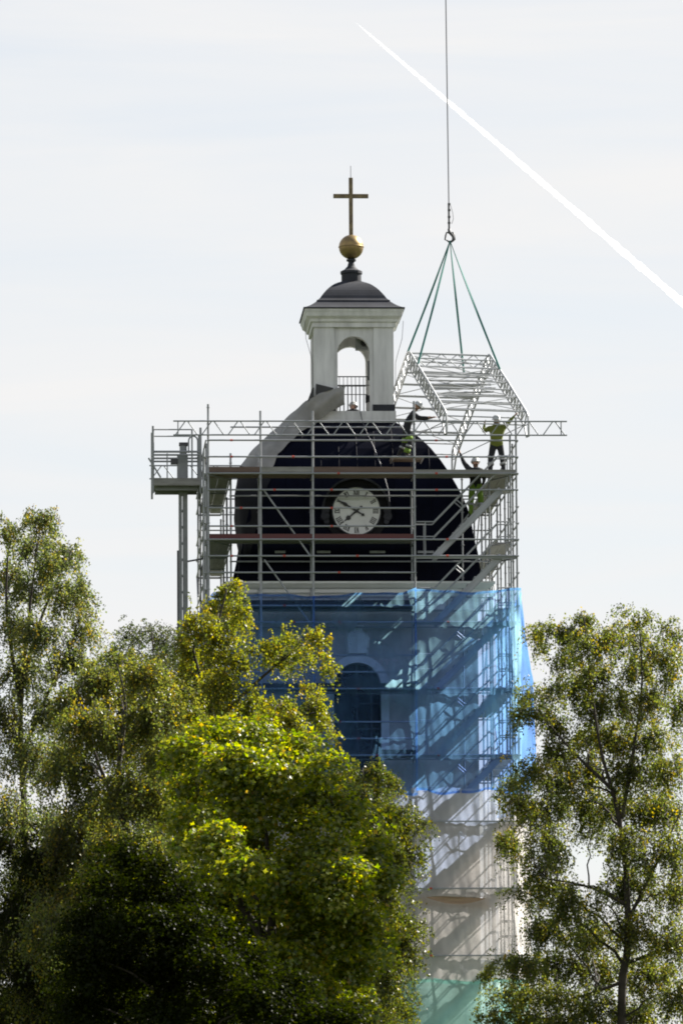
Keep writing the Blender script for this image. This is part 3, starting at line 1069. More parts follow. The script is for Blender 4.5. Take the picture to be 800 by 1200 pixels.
# lattice girders carried by the scaffold
def girder(p0, p1, depth=0.42, pitch=0.78, r=0.024, m='galv', parent=None, name='lattice_girder', ends=True):
    p0, p1 = Vector(p0), Vector(p1)
    L = (p1 - p0).length
    d = (p1 - p0).normalized()
    dn = Vector((0, 0, -1))
    top = tube(name, p0, p1, r, m, parent)
    inv = None
    def sub(nm, a, b, rr):
        o = tube(nm, a, b, rr, m, parent)
        return o
    sub('chord', p0 + dn * depth, p1 + dn * depth, r)
    nn = max(2, int(L / pitch))
    for i in range(nn):
        a = p0 + d * (L * (i + 0.08) / nn)
        b = p0 + d * (L * (i + 0.46) / nn)
        b2 = p0 + d * (L * (i + 0.54) / nn)
        c = p0 + d * (L * (i + 0.92) / nn)
        sub('lattice_bar', a + dn * depth, b, r * 0.7)
        sub('lattice_bar', b2, c + dn * depth, r * 0.7)
    if ends:
        for e in (0.012, 0.985):
            q = p0 + d * (L * e)
            sub('lattice_bar', q, q + dn * depth, r * 0.8)
ug0, zg0 = tw(203, 494, VO - 0.1)
ug1, _ = tw(664, 494, VO - 0.1)
zg = tz(493.5, VO - 0.1, 420)
girder((ug0, VO - 0.10, zg), (ug1, VO - 0.10, zg), parent=sc)
ug2, _ = tw(175, 541, 4.75)
girder((ug2, 4.76, zg), (2.2, 4.76, zg), parent=sc)

# ================================================================== NETTING
def sheet(name, m, label, group, cat, edge_fn, nu, nz, parent_loc=True):
    """edge_fn(s, t) -> local (u, v, z) for s across and t down"""
    bm = bmesh.new()
    g_ = [[bm.verts.new(edge_fn(i / nu, j / nz)) for i in range(nu + 1)] for j in range(nz + 1)]
    for a, b in zip(g_, g_[1:]):
        for i in range(nu):
            bm.faces.new((a[i], a[i + 1], b[i + 1], b[i]))
    o = obj(name, bm, m, None, True)
    o.location = T0
    o.rotation_euler = (0, 0, TH)
    tag(o, label, cat, group)
    for ta, tb in ((0.0, 0.012), (0.988, 1.0)):    # doubled hems along the upper and lower edge
        bm = bmesh.new()
        ra = [bm.verts.new(Vector(edge_fn(i / nu, ta)) + Vector((0, -0.006, 0))) for i in range(nu + 1)]
        rb_ = [bm.verts.new(Vector(edge_fn(i / nu, tb)) + Vector((0, -0.006, 0))) for i in range(nu + 1)]
        for i in range(nu):
            bm.faces.new((ra[i], ra[i + 1], rb_[i + 1], rb_[i]))
        obj('hem', bm, m, o, True)
    return o

def front_sheet(z_top, z_bot, top_wave=0.0, bot_wave=0.0, seed=0, off=0.07, u0=SU[0] - 0.06, u1=SU[4] + 0.10):
    rr = random.Random(seed)
    ph = [rr.uniform(0, 6.28) for _ in range(8)]
    def fn(s, t):
        u = u0 + (u1 - u0) * s
        zt = (z_top(u) if callable(z_top) else z_top)
        zb = (z_bot(u) if callable(z_bot) else z_bot)
        zt += top_wave * math.sin(u * 3.3 + ph[0]) + top_wave * .6 * math.sin(u * 7.1 + ph[1])
        zb += bot_wave * math.sin(u * 2.9 + ph[2]) + bot_wave * .6 * math.sin(u * 6.3 + ph[3])
        z = zt + (zb - zt) * t
        # pinned at the standards and ledgers, slack between
        fu = 1.0
        for a, b in zip(SU, SU[1:]):
            if a <= u <= b:
                fu = math.sin(math.pi * (u - a) / (b - a))
        fz = abs(math.sin(math.pi * (Z0 - z) / 2.0))
        bulge = 0.05 * fu * fz + 0.022 * math.sin(u * 5.3 + z * 1.3 + ph[4]) + 0.014 * math.sin(u * 13 - z * 2.1 + ph[5]) + 0.016 * math.sin(z * 4.7 + u * 0.8 + ph[6]) + 0.012 * math.sin(u * 23 + z * 4 + ph[7])
        return (u, VO - off - max(0, bulge + 0.035), z)
    return fn

zb_top = tz(694, VO)
zb_bot = tz(930, VO)
zw_mid = tz(1052, VO)
zw_bot = tz(1150, VO)
def blue_top(u):
    return float(np.interp(u, [-4.8, -4.5, -3.0, -1.5, 1.2, 1.6, 3, 4.8], [zb_top - 0.45, zb_top - 0.02, zb_top - 0.07, zb_top - 0.12, zb_top, zb_top + 0.10, zb_top - 0.02, zb_top + 0.10]))
PAN = [(SU[0] - 0.06, SU[2] + 0.025, 0.0), (SU[2] - 0.025, SU[3] + 0.025, 0.012), (SU[3] - 0.025, SU[4] + 0.10, 0.024)]
NG = 'debris netting on the scaffold'
for (a, b, o_), lab in zip(PAN, ('blue netting panel on the scaffold front, half hidden by the yellowing birch', 'blue netting panel hanging before the arched window', 'blue netting panel before the scaffold stairs, with sunlit patches')):
    sheet('blue_netting', 'blue_net', lab, NG, 'netting', front_sheet(blue_top, zb_bot, 0.02, 0.055, int(50 + a * 3), 0.10 + o_, a, b), 48, 90)
for (a, b, o_), lab in zip(PAN, ('white sheeting panel under the blue netting, behind the maple crown', 'white sheeting panel under the blue netting of the arched window', 'white sheeting panel under the blue netting of the stairs')):
    sheet('white_sheeting', 'white_net', lab, NG, 'sheeting', front_sheet(zb_bot + 0.12, zw_mid, 0.04, 0.015, int(70 + a * 3), 0.06 + o_ * .6, a, b), 48, 50)
def slit_top(u):
    a, b = tw(497, 1055, VO)[0], tw(570, 1055, VO)[0]
    sag = 0.0
    if a < u < b:
        t = (u - a) / (b - a)
        sag = 0.03 + 0.20 * math.sin(math.pi * t) ** 0.9 + 0.05 * t
    return zw_mid + 0.03 - sag
sheet('white_sheeting', 'white_net', 'white sheeting on the scaffold front with a sagging open slit at its top', 'debris netting on the scaffold', 'sheeting',
      front_sheet(slit_top, zw_bot, 0.0, 0.03, 3, 0.10), 120, 40)
sheet('green_netting', 'green_net', 'sea green netting on the scaffold front below the white sheeting', 'debris netting on the scaffold', 'netting',
      front_sheet(zw_bot + 0.03, 0.4, 0.03, 0.03, 4, 0.075), 60, 50)
u_s, z_s = tw(533, 1057, VO - 0.03)
sl = bar('plank', (u_s - 1.05, VO - 0.073, z_s + 0.045), (u_s + 1.0, VO - 0.073, z_s - 0.06), 0.03, 0.30, 'tan_plank', sc)

# the side sheets, right: blown outward; left: hanging close
def side_sheet(s, z_top, z_bot, belly, seed, v0=VO, v1=4.7):
    rr = random.Random(seed)
    ph = [rr.uniform(0, 6.28) for _ in range(6)]
    def fn(a, t):
        v = v0 + (v1 - v0) * a
        zt = z_top(v) if callable(z_top) else z_top
        zb = z_bot(v) if callable(z_bot) else z_bot
        z = zt + (zb - zt) * t
        b = belly(z) * (math.sin(math.pi * min(1, max(0, (v - v0) / (v1 - v0)))) ** 0.45 if 0 < a < 1 else 0)
        w = 0.02 * math.sin(v * 4 + z * 1.7 + ph[0]) + 0.012 * math.sin(v * 9 - z * 3 + ph[1])
        return (s * (OU + 0.10 + b + w), v, z)
    return fn
zA, zB, zC, zD = tz(700, -2), tz(800, -2), tz(905, -2), tz(1110, -2)
belly_r = lambda z: float(np.interp(z, [zD, zC - 0.5, zC + 0.3, zB, zA], [0.45, 0.55, 0.72, 0.62, 0.02]))
z_side_top = tz(694, VO)
sheet('blue_netting', 'blue_net', 'blue netting billowing outward on the scaffold side facing the right birch', 'debris netting on the scaffold', 'netting',
      side_sheet(1, z_side_top, zb_bot, belly_r, 5), 40, 60)
sheet('white_sheeting', 'white_net', 'white sheeting on the scaffold side facing the right birch', 'debris netting on the scaffold', 'sheeting',
      side_sheet(1, zb_bot + 0.1, zw_bot, belly_r, 6), 40, 50)
sheet('green_netting', 'green_net', 'sea green netting on the scaffold side facing the right birch', 'debris netting on the scaffold', 'netting',
      side_sheet(1, zw_bot + 0.1, 0.4, lambda z: 0.3, 7), 30, 40)
sheet('blue_netting', 'blue_net', 'blue netting on the scaffold side below the hoist platform', 'debris netting on the scaffold', 'netting',
      side_sheet(-1, z_side_top - 0.3, zb_bot, lambda z: 0.05, 8), 40, 60)

# ================================================================== MAST HOIST at the left
hv = -1.6
hx, _ = tw(214.5, 600, hv)
ho = empty('mast_hoist', T0, TH)
tag(ho, 'grey mast climbing hoist with a railed platform at its top, beside the scaffold', 'hoist')
hz_fl, hz_top = tz(573, hv, 214), tz(505, hv, 214)
bm = bmesh.new()
for dx, hw_ in ((-0.085, 0.05), (0.06, 0.075)):
    for dy in (-0.12, 0.12):
        add_box(bm, (hx + dx - hw_, hv + dy - 0.035, 0.0), (hx + dx + hw_, hv + dy + 0.035, hz_fl + 0.5))
z = 0.3
while z < hz_fl:
    add_box(bm, (hx - 0.07, hv - 0.15, z), (hx + 0.07, hv - 0.09, z + 0.05))
    add_box(bm, (hx - 0.07, hv + 0.09, z), (hx + 0.07, hv + 0.15, z + 0.05))
    z += 0.5
obj('mast', bm, 'machine_grey', ho)
bm = bmesh.new()
add_box(bm, (hx - 0.19, hv - 0.05, 0), (hx - 0.14, hv + 0.05, hz_fl - 1.9))
obj('rack', bm, 'steel_dark', ho)
for k in range(5):
    board('mast_joint', (hx - 0.17, hv - 0.18, 4.1 + k * 4.1), (hx + 0.06, hv + 0.18, 4.4 + k * 4.1), 'machine_grey', ho)
hl, hr = tw(178, 570, hv)[0], tw(235, 570, hv)[0]
for i in range(3):
    board('platform_floor', (hl, hv - 0.75 + i * 0.5, hz_fl), (hr, hv - 0.27 + i * 0.5, hz_fl + 0.06), 'deck_steel', ho)
board('toe_board', (hl, hv - 0.78, hz_fl + 0.02), (hr, hv - 0.755, hz_fl + 0.24), 'deck_steel', ho)
board('toe_board', (hl, hv + 0.76, hz_fl + 0.02), (hr, hv + 0.785, hz_fl + 0.2), 'deck_steel', ho)
bar('under_beam', (hl + .1, hv - 0.5, hz_fl - 0.06), (hr - .1, hv - 0.5, hz_fl - 0.06), 0.08, 0.10, 'machine_grey', ho)
bar('under_beam', (hl + .1, hv + 0.5, hz_fl - 0.06), (hr - .1, hv + 0.5, hz_fl - 0.06), 0.08, 0.10, 'machine_grey', ho)
zmid = tz(535, hv, 214)
for uu, zt in ((hl + .02, hz_top + 0.05), (hr - .02, hz_top)):
    for vv in (hv - 0.75, hv + 0.75):
        tube('platform_post', (uu, vv, hz_fl - 0.22), (uu, vv, zt), 0.035, 'machine_grey', ho)
    for zz in (zmid, zmid + 0.1, hz_fl + 0.45):
        tube('platform_rail', (uu, hv - 0.75, zz), (uu, hv + 0.75, zz), 0.02, 'machine_grey', ho, 6)
for vv in (hv - 0.75, hv + 0.75):
    for zz, rr in ((zmid + 0.05, 0.035), (zmid - 0.05, 0.03), (hz_top - 0.06, 0.02)):
        tube('platform_rail', (hl, vv, zz), (hr if zz < zmid + 0.2 else hl + 1.2, vv, zz), rr, 'machine_grey', ho, 6)
tube('platform_rail', (hl + 0.45, hv - 0.75, hz_fl), (hl + .45, hv - 0.75, zmid), 0.022, 'machine_grey', ho, 6)
tube('platform_rail', (hr - 0.28, hv - 0.75, hz_fl), (hr - .28, hv - 0.75, hz_top - .05), 0.028, 'machine_grey', ho, 6)
bx0, bz0 = tw(207.5, 566, hv - .3)
bx1, bz1 = tw(220, 534, hv - .3)
mb = box('drive_unit', (bx0, hv - 0.45, bz0), (bx1, hv - 0.16, bz1), 'machine_grey', ho, 0.02)
box('motor', (bx0 + .08, hv - 0.40, bz1 - 0.02), (bx1 - .03, hv - 0.2, bz1 + 0.34), 'machine_grey', ho, 0.04)
box('motor_cap', (bx0 + .06, hv - 0.42, bz1 + 0.30), (bx1 - .0, hv - 0.18, bz1 + 0.4), 'steel_dark', ho, 0.01)
box('control_box', (bx0 - .2, hv - 0.5, bz1 - 0.28), (bx0 + .01, hv - 0.3, bz1 - 0.12), 'steel_dark', ho, 0.01)
bm = bmesh.new()
lp = [Vector((bx1 + 0.02, hv - 0.5, bz0 + 0.9))]
for i in range(9):
    a = math.pi * i / 8
    lp.append(Vector((bx1 + 0.16 - 0.14 * math.cos(a), hv - 0.5, bz1 + 0.42 + 0.16 * math.sin(a))))
lp.append(Vector((bx1 + 0.30, hv - 0.5, hz_fl - 1.4)))
add_tube(bm, lp, 0.026, 6)
obj('power_cable', bm, 'machine_grey', ho)
bar('gate_lever', (hl - 0.12, hv - 0.8, hz_fl + 0.85), (hl + 0.25, hv - 0.8, hz_fl + 0.25), 0.05, 0.05, 'machine_grey', ho, (0, 1, 0))
for k in (4.1, 9.2, 14.6):
    tube('mast_tie', (hx, hv, zk(k) - 0.2), (-OU, hv + 0.77, zk(k)), 0.028, 'galv', ho)

# ================================================================== ROOF SECTION ON THE CRANE
RA = R(15)
td = Vector((math.sin(RA), -math.cos(RA), 0))      # along each truss, towards the viewer
tn = Vector((math.cos(RA), math.sin(RA), 0))       # from truss to truss
ap = at(525.5, 414, -1.0)
rs = empty('roof_section', (0, 0, 0))
tag(rs, 'pale aluminium gable roof section of lattice trusses hanging from the crane slings', 'roof section')
HALF, DROP, SEP, CH = 4.05, 2.5, 2.57, 0.46
def truss_point(side, s):
    """point on the upper chord, s = -1 far eave .. 0 ridge .. 1 near eave"""
    c = ap + tn * (side * SEP / 2)
    a = abs(s)
    # straight rafters, rounded at the ridge
    drop = DROP * (math.sqrt(a * a + 0.0025) - 0.05)
    return c + td * (HALF * s) + Vector((0, 0, -drop))
sl_a = math.atan2(DROP, HALF)
for side in (-1, 1):
    for sg in (-1, 1):
        n_ = Vector((0, 0, -math.cos(sl_a))) - td * (sg * math.sin(sl_a))     # inward from the rafter
        up = [truss_point(side, sg * t) for t in (0, 0.03, 0.06, 0.5, 0.95, 1.0)]
        end = up[-1] + Vector((0, 0, -0.10)) + td * (sg * 0.09)
        knee = [end, end + Vector((0, 0, -0.25)) + td * (sg * 0.05), end + Vector((0, 0, -0.62)) + td * (sg * 0.05)]
        bm = bmesh.new()
        add_tube(bm, up + knee, 0.034, 8)
        obj('upper_chord', bm, 'galv_bright', rs)
        lo = [truss_point(side, sg * t) + n_ * CH for t in (0.07, 0.5, 0.985)]
        bm = bmesh.new()
        add_tube(bm, [truss_point(side, 0) + Vector((0, 0, -0.52))] + lo + [knee[-1] - td * (sg * 0.22) , knee[-1]], 0.030, 8)
        obj('lower_chord', bm, 'galv_bright', rs)
        NB = 14
        for i in range(NB):
            t0, t1 = 0.05 + 0.92 * i / NB, 0.05 + 0.92 * (i + 1) / NB
            tube('web_bar', truss_point(side, sg * t0), truss_point(side, sg * t0) + n_ * CH, 0.026, 'galv_bright', rs, 6)
            if i % 2 == 0:
                tube('web_bar', truss_point(side, sg * t0), truss_point(side, sg * t1) + n_ * CH, 0.017, 'galv_bright', rs, 6)
            else:
                tube('web_bar', truss_point(side, sg * t0) + n_ * CH, truss_point(side, sg * t1), 0.017, 'galv_bright', rs, 6)
        tube('web_bar', truss_point(side, sg * .99), lo[-1], 0.022, 'galv_bright', rs, 6)
        tube('web_bar', knee[1], lo[-1], 0.017, 'galv_bright', rs, 6)
# ridge beam and purlins between the two trusses
def between(s, dz=0.0, nrm=0.0, r=0.022, name='purlin'):
    sg = 1 if s >= 0 else -1
    n_ = Vector((0, 0, -math.cos(sl_a))) - td * (sg * math.sin(sl_a))
    a = truss_point(-1, s) + n_ * nrm + Vector((0, 0, dz))
    b = truss_point(1, s) + n_ * nrm + Vector((0, 0, dz))
    tube(name, a, b, r, 'galv_bright', rs, 6)
    return a, b
a, b = between(0.02, -0.03, 0, 0.03, 'ridge_beam')
a2, b2 = between(0.02, -0.42, 0, 0.028, 'ridge_beam')
for i in range(5):
    p, q = a.lerp(b, i / 5), a.lerp(b, (i + 1) / 5)
    p2, q2 = a2.lerp(b2, i / 5), a2.lerp(b2, (i + 1) / 5)
    tube('web_bar', p, q2, 0.014, 'galv_bright', rs, 6)
    tube('web_bar', p2, q, 0.014, 'galv_bright', rs, 6)
for s in (0.14, 0.28, 0.4, 0.5, 0.62, 0.74, 0.86, 0.97, -0.12, -0.24, -0.36, -0.6, -0.84, -0.48, -0.72, -0.95):
    between(s, 0, 0.02, 0.023)
    between(s, 0, CH, 0.020)
for s0, s1 in ((0.04, .28), (.28, .5), (.5, .74), (.74, .97), (-.04, -.24), (-.24, -.48), (-.48, -.72), (-.72, -.95)):
    tube('wind_brace', truss_point(-1, s0), truss_point(1, s1), 0.014, 'galv_bright', rs, 6)
    if abs(s0) > 0.2:
        tube('wind_brace', truss_point(1, s0), truss_point(-1, s1), 0.014, 'galv_bright', rs, 6)
# loose sheeting rails bundled inside the section
for i in range(7):
    s = 0.10 + 0.05 * i
    dzz = -0.55 - 0.045 * i
    a_, b_ = truss_point(-1, s) + Vector((0, 0, dzz + 0.05)) + tn * (0.1 + .05 * (i % 3)), truss_point(1, s * .7) + Vector((0, 0, dzz - .02)) - tn * (0.05 + 0.1 * (i % 2))
    tube('stacked_rail', a_, b_, 0.034, 'galv_bright', rs, 6)
# tie rods
for side in (-1, 1):
    tube('tie_rod', truss_point(side, -0.93) + Vector((0, 0, -0.5)), truss_point(side, 0.93) + Vector((0, 0, -0.5)), 0.016, 'galv_bright', rs, 6)

# crane hook, cable, slings
hk = at(527, 279, -1.0)
ch = empty('crane_hook', hk)
tag(ch, 'dark steel crane hook with shackles on a thin vertical cable', 'crane hook')
up_end = at(516, -420, -1.0)
ct = at(526, 262, -1.0)
tube('cable', ct - hk, up_end - hk, 0.017, 'cable', ch, 8)
tube('rope_clamp', at(526, 268, -1) - hk, at(525.5, 239, -1) - hk, 0.03, 'steel_dark', ch, 8)
for yy in (240, 247, 255, 262):
    p = at(526, yy, -1) - hk
    tube('clamp_sleeve', p, p + Vector((0, 0, 0.06)), 0.045, 'steel_dark', ch, 8)
bm = bmesh.new()
q = [at(527.5, 240, -1) - hk, at(530, 248, -1) - hk, at(531, 256, -1) - hk, at(529, 262, -1) - hk]
add_tube(bm, q, 0.008, 5)
obj('rope_tail', bm, 'cable', ch)
bm = bmesh.new()
add_tube(bm, [Vector((-0.02, 0, .30)), Vector((-0.02, 0, .20)), Vector((0.10, 0, .06)), Vector((0.10, 0, -0.06)), Vector((0.0, 0, -0.13)), Vector((-0.10, 0, -0.06))], [0.05, .05, .045, .045, .04, .02], 8)
obj('hook', bm, 'steel_dark', ch, True)
for s in (-1, 1):
    bm = bmesh.new()
    add_tube(bm, [Vector((0, 0, .16)), Vector((s * .10, 0.03, .19)), Vector((s * .13, 0.03, .10)), Vector((s * .15, 0.03, -.04)), Vector((s * .09, 0.03, -.05))], 0.026, 6)
    obj('shackle', bm, 'steel_dark', ch, True)
sp = [(truss_point(-1, -0.04), 'green lifting sling running to the ridge of the roof section next to the lantern'),
      (truss_point(-1, 0.26), 'green lifting sling running to the near rafter next to the lantern'),
      (truss_point(-1, -0.24).lerp(truss_point(1, -0.24), 0.80), 'green lifting sling running to the purlin behind the ridge'),
      (truss_point(1, 0.30), 'green lifting sling running to the near rafter on the open sky side')]
for p, lab in sp:
    bm = bmesh.new()
    a = hk + Vector((0, 0, -0.08))
    mid = a.lerp(p, 0.55) + Vector((0.02, 0, -0.03))
    # a flat webbing strap, slightly twisted
    N = 14
    prev = None
    x, y = frame_axes(p - a)
    for i in range(N + 1):
        t = i / N
        c = a.lerp(p, t) + Vector((0, 0, -0.05 * math.sin(math.pi * t)))
        ang = t * 2.2
        wv = (x * math.cos(ang) + y * math.sin(ang)) * 0.030
        tv = (x * -math.sin(ang) + y * math.cos(ang)) * 0.012
        ring = [bm.verts.new(c + wv + tv), bm.verts.new(c - wv + tv), bm.verts.new(c - wv - tv), bm.verts.new(c + wv - tv)]
        if prev:
            for k in range(4):
                bm.faces.new((prev[k], prev[(k + 1) % 4], ring[(k + 1) % 4], ring[k]))
        else:
            bm.faces.new(ring)
        prev = ring
    bm.faces.new(prev[::-1])
    tag(obj('lifting_sling', bm, 'sling'), lab, 'sling', 'slings between crane hook and roof section')

# ================================================================== PEOPLE
def person(name, label, base, rz, J, mats, helmet=True, bands=(), bulk=1.22, hiv=()):
    """J: joint -> (x, y, z) in the figure's own frame, x right, -y forward, feet at z = 0"""
    rad = {'pelvis': .145, 'waist': .135, 'chest': .165, 'neck': .062, 'head0': .085, 'head1': .098, 'head2': .075,
           'shL': .085, 'elL': .058, 'wrL': .036, 'shR': .085, 'elR': .058, 'wrR': .036,
           'hipL': .105, 'knL': .075, 'anL': .055, 'toL': .045, 'hipR': .105, 'knR': .075, 'anR': .055, 'toR': .045}
    names = list(rad)
    J = {k: Vector(v) for k, v in J.items()}
    hd = (J['head1'] - J['neck']).normalized()
    J.setdefault('head0', J['neck'].lerp(J['head1'], 0.55))
    J.setdefault('head2', J['head1'] + hd * 0.075)
    E = [('pelvis', 'waist'), ('waist', 'chest'), ('chest', 'neck'), ('neck', 'head0'), ('head0', 'head1'), ('head1', 'head2'),
         ('chest', 'shL'), ('shL', 'elL'), ('elL', 'wrL'), ('chest', 'shR'), ('shR', 'elR'), ('elR', 'wrR'),
         ('pelvis', 'hipL'), ('hipL', 'knL'), ('knL', 'anL'), ('anL', 'toL'), ('pelvis', 'hipR'), ('hipR', 'knR'), ('knR', 'anR'), ('anR', 'toR')]
    bone_mat = {'pelvis': mats['legs'], 'waist': mats['top'], 'chest': mats['top'], 'neck': 'skin', 'head': 'skin'}
    verts = [J[k] for k in names]
    rads = [rad[k] * (bulk if not k.startswith(('head', 'neck', 'wr')) else 1.0) for k in names]
    edges = [(names.index(a), names.index(b)) for a, b in E]
    zone = []
    for a, b in E:
        if b.startswith('head') or b == 'neck': z_ = 'skin' if b != 'neck' else mats['top']
        elif b[:2] in ('sh',) or b in ('waist', 'chest'): z_ = mats['top']
        elif b[:2] in ('el', 'wr'): z_ = mats.get('sleeve', mats['top'])
        elif b[:2] == 'hi': z_ = mats.get('hips', mats['legs'])
        elif b[:2] == 'kn': z_ = mats['legs']
        elif b[:2] == 'an': z_ = mats.get('shin', mats['legs'])
        else: z_ = 'boots'
        zone.append(z_)
    # hands: palm and five fingers
    for s in 'LR':
        w, e = J['wr' + s], J['el' + s]
        d = (w - e).normalized()
        x, y = frame_axes(d)
        wi = names.index('wr' + s)
        palm = w + d * 0.075
        verts.append(palm); rads.append(.032)
        pi_ = len(verts) - 1
        edges.append((wi, pi_)); zone.append(mats.get('glove', 'skin'))
        for f, (o, ln) in enumerate(((-.045, .055), (-.028, .075), (-.008, .085), (.012, .078), (.032, .06))):
            src = pi_ if f else wi
            k1 = (palm if f else w + d * 0.03) + x * o * 1.1 + d * (ln * .45)
            k2 = k1 + d * (ln * .5) + y * 0.025
            verts += [k1, k2]
            rads += [.011, .008]
            edges += [(src, len(verts) - 2), (len(verts) - 2, len(verts) - 1)]
            zone += [mats.get('glove', 'skin')] * 2
    me = bpy.data.meshes.new(name)
    me.from_pydata([tuple(v) for v in verts], edges, [])
    o = bpy.data.objects.new(name, me)
    C.objects.link(o)
    md = o.modifiers.new('skin', 'SKIN')
    md.use_smooth_shade = True
    md.branch_smoothing = 0.4
    sv = me.skin_vertices[0].data
    for i, r in enumerate(rads):
        sv[i].radius = (r, r)
        sv[i].use_root = (i == 0)
    for i in (names.index('pelvis'), names.index('waist'), names.index('chest')):
        sv[i].radius = (rads[i] * 1.12, rads[i] * 0.85)
    s2 = o.modifiers.new('sub', 'SUBSURF')
    s2.levels = s2.render_levels = 1
    dg = bpy.context.evaluated_depsgraph_get()
    me2 = bpy.data.meshes.new_from_object(o.evaluated_get(dg))
    bpy.data.objects.remove(o)
    # clothing zones by nearest bone
    slots = []
    for z_ in zone:
        if z_ not in slots: slots.append(z_)
    me2.materials.clear()
    for z_ in slots: me2.materials.append(MT[z_])
    A = np.array([verts[a] for a, b in edges]); B = np.array([verts[b] for a, b in edges])
    AB = B - A; L2 = (AB ** 2).sum(1)
    for p in me2.polygons:
        c = np.array(p.center)
        t = np.clip(((c - A) * AB).sum(1) / L2, 0, 1)
        dd = ((A + AB * t[:, None] - c) ** 2).sum(1)
        p.material_index = slots.index(zone[int(dd.argmin())])
        p.use_smooth = True
    root = bpy.data.objects.new(name, me2)
    C.objects.link(root)
    root.location = base
    root.rotation_euler = (0, 0, rz)
    tag(root, label, 'person', 'workers on the scaffold')
    # helmet with brim
    if helmet:
        bm = bmesh.new()
        lathe(bm, [(0.145, -0.01), (0.15, 0.0), (0.128, 0.015), (0.125, 0.05), (0.10, 0.105), (0.055, 0.135), (0.0, 0.142)], 16)
        q = hd.to_track_quat('Z', 'Y').to_matrix().to_4x4()
        bmesh.ops.transform(bm, matrix=Matrix.Translation(J['head1'] + hd * 0.02) @ q, verts=bm.verts)
        obj('helmet', bm, 'helmet', root, True)
    # face: nose, eyes, mouth, ears
    fw = Vector((0, -1, 0)) - hd * Vector((0, -1, 0)).dot(hd)
    fw.normalize()
    sd = hd.cross(fw)
    bm = bmesh.new()
    hc = J['head1'] - hd * 0.02
    bmesh.ops.create_icosphere(bm, subdivisions=1, radius=0.022, matrix=Matrix.Translation(hc + fw * 0.10 - hd * 0.02))
    for s in (-1, 1):
        bmesh.ops.create_icosphere(bm, subdivisions=1, radius=0.026, matrix=Matrix.Translation(hc + sd * (s * 0.098) - hd * 0.01))
    obj('nose_and_ears', bm, 'skin', root, True)
    bm = bmesh.new()
    for s in (-1, 1):
        bmesh.ops.create_icosphere(bm, subdivisions=1, radius=0.013, matrix=Matrix.Translation(hc + fw * 0.088 + sd * (s * 0.036) + hd * 0.012))
    obj('eyes', bm, 'black_paint', root, True)
    for a, b, t, r in hiv:
        p = J[a].lerp(J[b], t)
        d = (J[b] - J[a]).normalized()
        bm = bmesh.new()
        add_tube(bm, [p - d * 0.07, p + d * 0.07], r, 12)
        obj('lime_patch', bm, 'hivis_green', root, True)
    # reflective bands round limbs
    for a, b, t, r in bands:
        p = J[a].lerp(J[b], t)
        d = (J[b] - J[a]).normalized()
        bm = bmesh.new()
        add_tube(bm, [p - d * 0.03, p + d * 0.03], r, 12)
        obj('reflective_band', bm, 'reflective', root, True)
    return root

def tloc(px, py, v):
    u, z = tw(px, py, v)
    return T0 + UH * u + VH * v + Vector((0, 0, z))
def on_deck(px, k, v, dz=0.09):
    """point on a deck of height step k at plane v, below picture column px"""
    d = ray(px, 555)
    u = tw(px, 555, v)[0]
    return T0 + UH * u + VH * v + Vector((0, 0, zk(k) + dz))

# left worker: leaning to the right over the rail, arm on the hanging truss (he faces right: turn so that -y -> +x)
J1 = dict(pelvis=(0, .06, .90), waist=(0, .0, 1.06), chest=(0, -.12, 1.30), neck=(0, -.21, 1.47), head1=(0, -.30, 1.60),
          shL=(-.19, -.16, 1.36), elL=(-.25, -.36, 1.20), wrL=(-.20, -.62, 1.22), shR=(.19, -.16, 1.36), elR=(.22, -.40, 1.22), wrR=(.16, -.72, 1.26),
          hipL=(-.10, .05, .84), knL=(-.13, -.10, .50), anL=(-.13, .06, .10), toL=(-.14, -.08, .05),
          hipR=(.10, .05, .84), knR=(.12, .10, .47), anR=(.13, .32, .12), toR=(.14, .20, .05))
person('person', 'worker in black jacket leaning out towards the hanging roof section', on_deck(478, -1, -4.35, 0.085), R(84), J1,
       dict(top='black_cloth', legs='black_cloth', shin='black_cloth', sleeve='black_cloth'), True,
       [('knL', 'anL', .35, .10), ('knR', 'anR', .35, .10)], hiv=[('hipL', 'knL', .75, .11), ('hipR', 'knR', .75, .11), ('knL', 'anL', .7, .095)])
# middle worker: on the stairs seen from behind, left arm stretched up
J2 = dict(pelvis=(0, 0, .93), waist=(0, 0, 1.08), chest=(0, -.02, 1.32), neck=(0, -.04, 1.50), head1=(0, -.06, 1.64),
          shL=(-.19, -.02, 1.40), elL=(-.36, -.06, 1.66), wrL=(-.46, -.08, 1.93), shR=(.19, -.02, 1.40), elR=(.27, -.06, 1.14), wrR=(.22, -.22, .98),
          hipL=(-.11, 0, .86), knL=(-.14, -.04, .47), anL=(-.16, .04, .08), toL=(-.17, -.10, .05),
          hipR=(.11, 0, .86), knR=(.15, -.04, .47), anR=(.17, .04, .08), toR=(.19, -.10, .05))
pz = on_deck(557, 0, -4.2, 0.0)
pz.z = zk(2.4) + 0.05
person('person', 'worker in dark jacket and lime trousers on the stairs, arm stretched up', pz, R(180), {k: ((-v[0] if True else v[0]), v[1], v[2]) for k, v in J2.items()},
       dict(top='black_cloth', legs='hivis_green', sleeve='black_cloth'), True, [('knL', 'anL', .3, .105), ('knR', 'anR', .3, .105)])
